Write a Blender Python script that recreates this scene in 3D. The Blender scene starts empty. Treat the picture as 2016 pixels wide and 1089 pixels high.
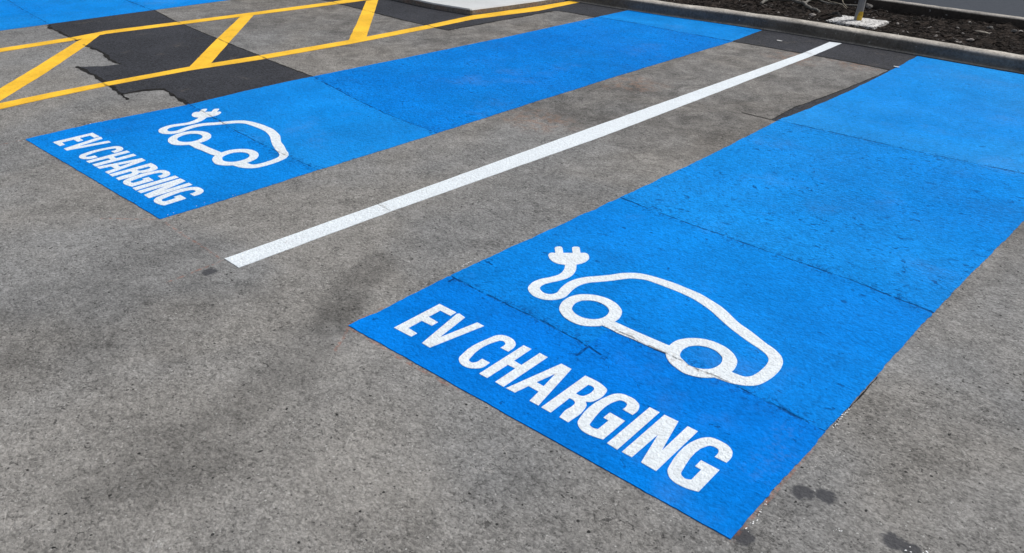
import bpy, bmesh, math, random
from mathutils import Vector, Matrix, noise as mnoise
from mathutils.geometry import tessellate_polygon

scene = bpy.context.scene
COL = scene.collection
rng = random.Random(11)

# ------------------------------------------------------------------ camera
CAM = {'m':[[0.7425,-0.3316,0.582],[0.6695,0.3368,-0.6621],[0.0235,0.8812,0.4721]],'lens':29.4457}
cam_data = bpy.data.cameras.new('camera')
cam_data.sensor_fit = 'HORIZONTAL'
cam_data.sensor_width = 36.0
cam_data.lens = CAM['lens']
cam_data.clip_start = 0.05
cam_data.clip_end = 1000.0
cam = bpy.data.objects.new('camera', cam_data)
COL.objects.link(cam)
cam.matrix_world = Matrix.Translation((0, 0, 1.5)) @ Matrix(CAM['m']).to_4x4()
scene.camera = cam

# ------------------------------------------------------------------ light
SUN_EL, SUN_AZ = math.radians(52), math.radians(28)       # azimuth from +Y towards +X
world = bpy.data.worlds.new('World')
scene.world = world
world.use_nodes = True
wn = world.node_tree
for n in list(wn.nodes):
    wn.nodes.remove(n)
sky = wn.nodes.new('ShaderNodeTexSky')
sky.sky_type = 'NISHITA'
sky.sun_disc = False
sky.sun_elevation = SUN_EL
sky.sun_rotation = SUN_AZ
sky.air_density = 1.0
sky.dust_density = 3.5
sky.ozone_density = 1.0
veil = wn.nodes.new('ShaderNodeHueSaturation')           # thin bright cloud takes the blue out of the sky
veil.inputs['Saturation'].default_value = 0.45
bg = wn.nodes.new('ShaderNodeBackground')
bg.inputs['Strength'].default_value = 0.10
wo = wn.nodes.new('ShaderNodeOutputWorld')
wn.links.new(sky.outputs[0], veil.inputs['Color'])
wn.links.new(veil.outputs[0], bg.inputs[0])
wn.links.new(bg.outputs[0], wo.inputs[0])

sun_data = bpy.data.lights.new('sun', 'SUN')
sun_data.energy = 2.2
sun_data.angle = math.radians(9)
sun_data.color = (1.0, 0.965, 0.92)
sun = bpy.data.objects.new('sun', sun_data)
COL.objects.link(sun)
sdir = Vector((math.sin(SUN_AZ) * math.cos(SUN_EL), math.cos(SUN_AZ) * math.cos(SUN_EL), math.sin(SUN_EL)))
sun.rotation_euler = sdir.to_track_quat('Z', 'Y').to_euler()
sun.location = sdir * 30

scene.view_settings.view_transform = 'Standard'
scene.view_settings.look = 'None'
scene.view_settings.gamma = 1.0
scene.view_settings.exposure = 0.17

# ------------------------------------------------------------------ traced ground shapes, metres on the ground plane
SHAPES = {
  'letters_right': [('E',[[(-1.8841,1.5471),(-1.8906,1.765),(-1.8063,1.7649),(-1.8039,1.7348),(-1.8555,1.7348),(-1.8532,1.6773),(-1.8042,1.6751),(-1.8024,1.6447),(-1.8509,1.643),(-1.8481,1.5799),(-1.8018,1.5772),(-1.8009,1.5497)]]),('V',[[(-1.7461,1.5479),(-1.7976,1.7581),(-1.7931,1.7672),(-1.7601,1.7614),(-1.7298,1.6118),(-1.7067,1.7677),(-1.6741,1.7673),(-1.7079,1.5472)]]),('C',[[(-1.5424,1.7064),(-1.5088,1.7078),(-1.5089,1.713),(-1.5089,1.7181),(-1.5089,1.7233),(-1.5094,1.7286),(-1.5106,1.7343),(-1.5118,1.7387),(-1.5132,1.7433),(-1.5149,1.7478),(-1.5171,1.7523),(-1.5202,1.7566),(-1.523,1.7596),(-1.5261,1.7623),(-1.5294,1.7648),(-1.5328,1.7669),(-1.5361,1.7689),(-1.5409,1.7712),(-1.5457,1.7727),(-1.5503,1.7736),(-1.5548,1.7741),(-1.5592,1.7745),(-1.5649,1.7748),(-1.5704,1.7745),(-1.5756,1.7736),(-1.5805,1.7722),(-1.585,1.7704),(-1.5901,1.7675),(-1.5946,1.7639),(-1.5985,1.7595),(-1.6018,1.7546),(-1.6043,1.7491),(-1.6055,1.7452),(-1.6063,1.7411),(-1.6068,1.7368),(-1.6073,1.7325),(-1.6078,1.7282),(-1.6113,1.7034),(-1.6141,1.6781),(-1.6149,1.6521),(-1.6125,1.6251),(-1.6056,1.5969),(-1.604,1.591),(-1.6026,1.5849),(-1.6009,1.5789),(-1.5983,1.5731),(-1.5943,1.5675),(-1.5904,1.5637),(-1.5862,1.5603),(-1.5817,1.5574),(-1.5771,1.5549),(-1.5727,1.5527),(-1.566,1.5504),(-1.5597,1.5493),(-1.5536,1.5492),(-1.5479,1.5498),(-1.5425,1.5506),(-1.5371,1.552),(-1.5321,1.5541),(-1.5275,1.5568),(-1.5234,1.5599),(-1.5195,1.5633),(-1.516,1.5666),(-1.5128,1.5702),(-1.51,1.5742),(-1.5076,1.5785),(-1.5059,1.5833),(-1.505,1.5898),(-1.5051,1.5969),(-1.5059,1.6045),(-1.5069,1.6121),(-1.5075,1.6196),(-1.5406,1.6194),(-1.5404,1.6136),(-1.5399,1.6075),(-1.5396,1.6015),(-1.5398,1.596),(-1.5411,1.5911),(-1.5422,1.5885),(-1.5435,1.5858),(-1.5451,1.5835),(-1.5472,1.5817),(-1.5499,1.5807),(-1.5528,1.5803),(-1.556,1.5803),(-1.5595,1.5809),(-1.563,1.5823),(-1.5662,1.5847),(-1.5682,1.5873),(-1.5695,1.5901),(-1.5705,1.593),(-1.5713,1.596),(-1.5722,1.5989),(-1.581,1.6265),(-1.5856,1.6535),(-1.5862,1.6793),(-1.5833,1.7032),(-1.5771,1.7248),(-1.5761,1.7276),(-1.5753,1.7306),(-1.5742,1.7334),(-1.5729,1.7359),(-1.5711,1.7379),(-1.5687,1.7396),(-1.566,1.7411),(-1.563,1.742),(-1.5597,1.7421),(-1.5559,1.7411),(-1.554,1.7403),(-1.552,1.7394),(-1.55,1.7383),(-1.5482,1.7369),(-1.5465,1.7353),(-1.5451,1.7331),(-1.5441,1.7309),(-1.5435,1.7286),(-1.5431,1.7264),(-1.5427,1.7242),(-1.542,1.7204),(-1.5419,1.7168),(-1.5421,1.7133),(-1.5423,1.7099)]]),('H',[[(-1.4901,1.5527),(-1.4975,1.7701),(-1.4644,1.7715),(-1.4601,1.6813),(-1.4268,1.6792),(-1.4295,1.7723),(-1.3953,1.7716),(-1.3887,1.5537),(-1.424,1.555),(-1.4278,1.6517),(-1.4589,1.6505),(-1.4563,1.553)]]),('A',[[(-1.3782,1.5543),(-1.3406,1.7733),(-1.2987,1.7724),(-1.2514,1.5565),(-1.2852,1.5556),(-1.2952,1.6092),(-1.3363,1.6097),(-1.3446,1.5557)],[(-1.3318,1.6418),(-1.3185,1.7173),(-1.3024,1.641)]]),('R',[[(-1.2396,1.5553),(-1.2451,1.7741),(-1.235,1.7745),(-1.225,1.775),(-1.215,1.7755),(-1.2049,1.7754),(-1.1945,1.7745),(-1.1896,1.7738),(-1.1846,1.7731),(-1.1797,1.7723),(-1.1746,1.771),(-1.1695,1.7693),(-1.1656,1.7679),(-1.1616,1.7665),(-1.1576,1.7647),(-1.1538,1.7623),(-1.1504,1.7588),(-1.1481,1.7551),(-1.1465,1.7512),(-1.1453,1.7471),(-1.1443,1.743),(-1.1433,1.739),(-1.1415,1.7292),(-1.1409,1.7198),(-1.1413,1.711),(-1.1425,1.7026),(-1.1441,1.6946),(-1.1449,1.6909),(-1.1459,1.6873),(-1.147,1.6838),(-1.1483,1.6806),(-1.15,1.6776),(-1.152,1.6753),(-1.1543,1.6733),(-1.1569,1.6716),(-1.1595,1.67),(-1.1619,1.6682),(-1.1595,1.666),(-1.1569,1.6638),(-1.1544,1.6616),(-1.152,1.6593),(-1.1498,1.6566),(-1.147,1.6519),(-1.145,1.6469),(-1.1435,1.6418),(-1.1422,1.6367),(-1.1409,1.6317),(-1.1375,1.6153),(-1.1367,1.5998),(-1.1372,1.5848),(-1.1381,1.5701),(-1.1383,1.5553),(-1.1716,1.5562),(-1.1733,1.5639),(-1.1752,1.5717),(-1.177,1.5795),(-1.1785,1.5872),(-1.1793,1.5948),(-1.1792,1.6006),(-1.1785,1.6061),(-1.1777,1.6116),(-1.1772,1.6173),(-1.1775,1.6233),(-1.1779,1.6272),(-1.1781,1.6312),(-1.1787,1.6352),(-1.18,1.6391),(-1.1823,1.6425),(-1.1842,1.6442),(-1.1862,1.6456),(-1.1883,1.6466),(-1.1904,1.6474),(-1.1924,1.6482),(-1.1957,1.649),(-1.1988,1.6491),(-1.2018,1.6488),(-1.2048,1.6484),(-1.2078,1.6483),(-1.2037,1.5549)],[(-1.209,1.6801),(-1.2086,1.7414),(-1.2055,1.7422),(-1.2024,1.7432),(-1.1993,1.744),(-1.196,1.7443),(-1.1925,1.7436),(-1.1905,1.7429),(-1.1886,1.7421),(-1.1866,1.7412),(-1.1847,1.7399),(-1.183,1.7382),(-1.1816,1.7359),(-1.1807,1.7335),(-1.18,1.7309),(-1.1796,1.7284),(-1.1791,1.7259),(-1.1779,1.7195),(-1.1776,1.7133),(-1.1779,1.7075),(-1.1787,1.702),(-1.1798,1.6969),(-1.1807,1.6937),(-1.1816,1.6905),(-1.1828,1.6876),(-1.1843,1.685),(-1.1863,1.683),(-1.1881,1.6818),(-1.1901,1.6809),(-1.1924,1.6803),(-1.1947,1.6799),(-1.197,1.6796),(-1.1993,1.6795),(-1.2017,1.6795),(-1.2041,1.6797),(-1.2066,1.6799)]]),('G',[[(-1.0602,1.7137),(-1.024,1.7119),(-1.0241,1.7182),(-1.0238,1.7245),(-1.0237,1.7309),(-1.0242,1.7374),(-1.0259,1.7442),(-1.0273,1.748),(-1.0288,1.7518),(-1.0306,1.7555),(-1.0326,1.7592),(-1.0349,1.7625),(-1.0389,1.7669),(-1.0433,1.7702),(-1.048,1.7729),(-1.0527,1.775),(-1.0574,1.7769),(-1.0633,1.7788),(-1.069,1.7797),(-1.0747,1.7799),(-1.0802,1.7797),(-1.0856,1.7793),(-1.0906,1.7789),(-1.0956,1.7782),(-1.1004,1.7772),(-1.105,1.7756),(-1.1092,1.7735),(-1.1129,1.7709),(-1.1163,1.7677),(-1.1194,1.7642),(-1.1221,1.7602),(-1.1245,1.7559),(-1.1261,1.7523),(-1.1274,1.7484),(-1.1286,1.7443),(-1.1296,1.7402),(-1.1306,1.736),(-1.1357,1.7105),(-1.1384,1.6833),(-1.1382,1.6548),(-1.1345,1.6257),(-1.127,1.5963),(-1.1257,1.5919),(-1.1245,1.5875),(-1.1231,1.5832),(-1.1214,1.5789),(-1.1191,1.5749),(-1.1152,1.5699),(-1.1106,1.5656),(-1.1057,1.5619),(-1.1007,1.5588),(-1.0957,1.5562),(-1.0902,1.5539),(-1.0847,1.5526),(-1.0793,1.552),(-1.0741,1.5518),(-1.069,1.5517),(-1.0639,1.5519),(-1.0591,1.5525),(-1.0544,1.5533),(-1.0497,1.5543),(-1.0451,1.5553),(-1.0399,1.5565),(-1.0349,1.5578),(-1.0299,1.5593),(-1.0249,1.5607),(-1.0199,1.5621),(-1.0237,1.6736),(-1.0785,1.6755),(-1.0779,1.6433),(-1.0589,1.6421),(-1.0575,1.5896),(-1.0604,1.5882),(-1.0631,1.5866),(-1.0659,1.5852),(-1.0688,1.5842),(-1.0721,1.5841),(-1.0754,1.5845),(-1.079,1.5852),(-1.0825,1.5864),(-1.0857,1.5885),(-1.0883,1.5916),(-1.0893,1.5936),(-1.0898,1.5956),(-1.0902,1.5976),(-1.0906,1.5997),(-1.091,1.6018),(-1.0976,1.6301),(-1.1027,1.6592),(-1.1051,1.6876),(-1.1036,1.7136),(-1.0968,1.7355),(-1.0958,1.7377),(-1.0948,1.7398),(-1.0937,1.7419),(-1.0924,1.7438),(-1.0909,1.7453),(-1.0885,1.7469),(-1.0858,1.748),(-1.0829,1.7485),(-1.0797,1.7486),(-1.0765,1.7482),(-1.0743,1.7478),(-1.072,1.7473),(-1.0697,1.7465),(-1.0675,1.7453),(-1.0654,1.7434),(-1.064,1.7412),(-1.0628,1.7387),(-1.062,1.7361),(-1.0613,1.7335),(-1.0607,1.731),(-1.0601,1.7273),(-1.0599,1.7238),(-1.06,1.7204),(-1.0602,1.7171)]]),('I',[[(-1.0023,1.5572),(-1.0085,1.7776),(-0.9738,1.7774),(-0.9657,1.5545)]]),('N',[[(-0.9509,1.5555),(-0.957,1.7773),(-0.9104,1.7787),(-0.8743,1.6349),(-0.8793,1.7782),(-0.8461,1.7786),(-0.8395,1.5551),(-0.8882,1.5563),(-0.9204,1.689),(-0.9184,1.5563)]]),('G',[[(-0.755,1.7143),(-0.7194,1.7151),(-0.7195,1.7212),(-0.7193,1.7274),(-0.7193,1.7336),(-0.7197,1.7398),(-0.721,1.7462),(-0.7221,1.7501),(-0.7235,1.7539),(-0.725,1.7577),(-0.7267,1.7614),(-0.7287,1.7648),(-0.7322,1.7694),(-0.7361,1.7731),(-0.7402,1.7761),(-0.7445,1.7787),(-0.7488,1.7808),(-0.753,1.7825),(-0.7573,1.7835),(-0.7615,1.7841),(-0.7656,1.7844),(-0.7698,1.7846),(-0.7733,1.7849),(-0.7768,1.785),(-0.7803,1.785),(-0.7838,1.7849),(-0.7872,1.7846),(-0.791,1.784),(-0.7947,1.7834),(-0.7983,1.7825),(-0.8019,1.7812),(-0.8052,1.7796),(-0.8081,1.7775),(-0.8109,1.775),(-0.8135,1.7723),(-0.8159,1.7693),(-0.8183,1.7661),(-0.8208,1.7623),(-0.8231,1.7582),(-0.8252,1.7538),(-0.8271,1.7493),(-0.829,1.7447),(-0.8354,1.7197),(-0.8377,1.6914),(-0.8364,1.6614),(-0.8323,1.6309),(-0.8258,1.6012),(-0.8249,1.5972),(-0.824,1.5932),(-0.823,1.5893),(-0.8218,1.5854),(-0.8203,1.5816),(-0.8181,1.5777),(-0.8156,1.574),(-0.8128,1.5705),(-0.8099,1.5673),(-0.807,1.5644),(-0.8028,1.5609),(-0.7984,1.5581),(-0.7939,1.5559),(-0.7895,1.5542),(-0.7851,1.5527),(-0.7802,1.5516),(-0.7754,1.5511),(-0.7706,1.5511),(-0.766,1.5513),(-0.7614,1.5516),(-0.7557,1.5521),(-0.7502,1.5528),(-0.7448,1.5539),(-0.7394,1.5552),(-0.7342,1.5567),(-0.7304,1.558),(-0.7266,1.5594),(-0.7229,1.561),(-0.7192,1.5626),(-0.7155,1.5641),(-0.7182,1.6755),(-0.7747,1.676),(-0.7737,1.6433),(-0.7547,1.6435),(-0.753,1.5906),(-0.7557,1.5888),(-0.7584,1.5868),(-0.7611,1.5849),(-0.7639,1.5835),(-0.7671,1.583),(-0.7711,1.5835),(-0.7754,1.5847),(-0.7797,1.5867),(-0.7836,1.5898),(-0.7866,1.5941),(-0.7876,1.5964),(-0.7883,1.5989),(-0.7888,1.6014),(-0.7893,1.604),(-0.7898,1.6065),(-0.796,1.6346),(-0.8008,1.6639),(-0.8029,1.6927),(-0.8008,1.7187),(-0.7932,1.7399),(-0.7923,1.7414),(-0.7915,1.7429),(-0.7905,1.7443),(-0.7896,1.7456),(-0.7885,1.7468),(-0.7861,1.7486),(-0.7833,1.7499),(-0.7804,1.7506),(-0.7773,1.7509),(-0.7741,1.7507),(-0.7713,1.7505),(-0.7683,1.7502),(-0.7653,1.7494),(-0.7624,1.7479),(-0.76,1.7452),(-0.7586,1.7428),(-0.7576,1.7402),(-0.7568,1.7375),(-0.7561,1.7347),(-0.7555,1.732),(-0.755,1.7283),(-0.7548,1.7248),(-0.7549,1.7213),(-0.755,1.7178)]])],
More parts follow.
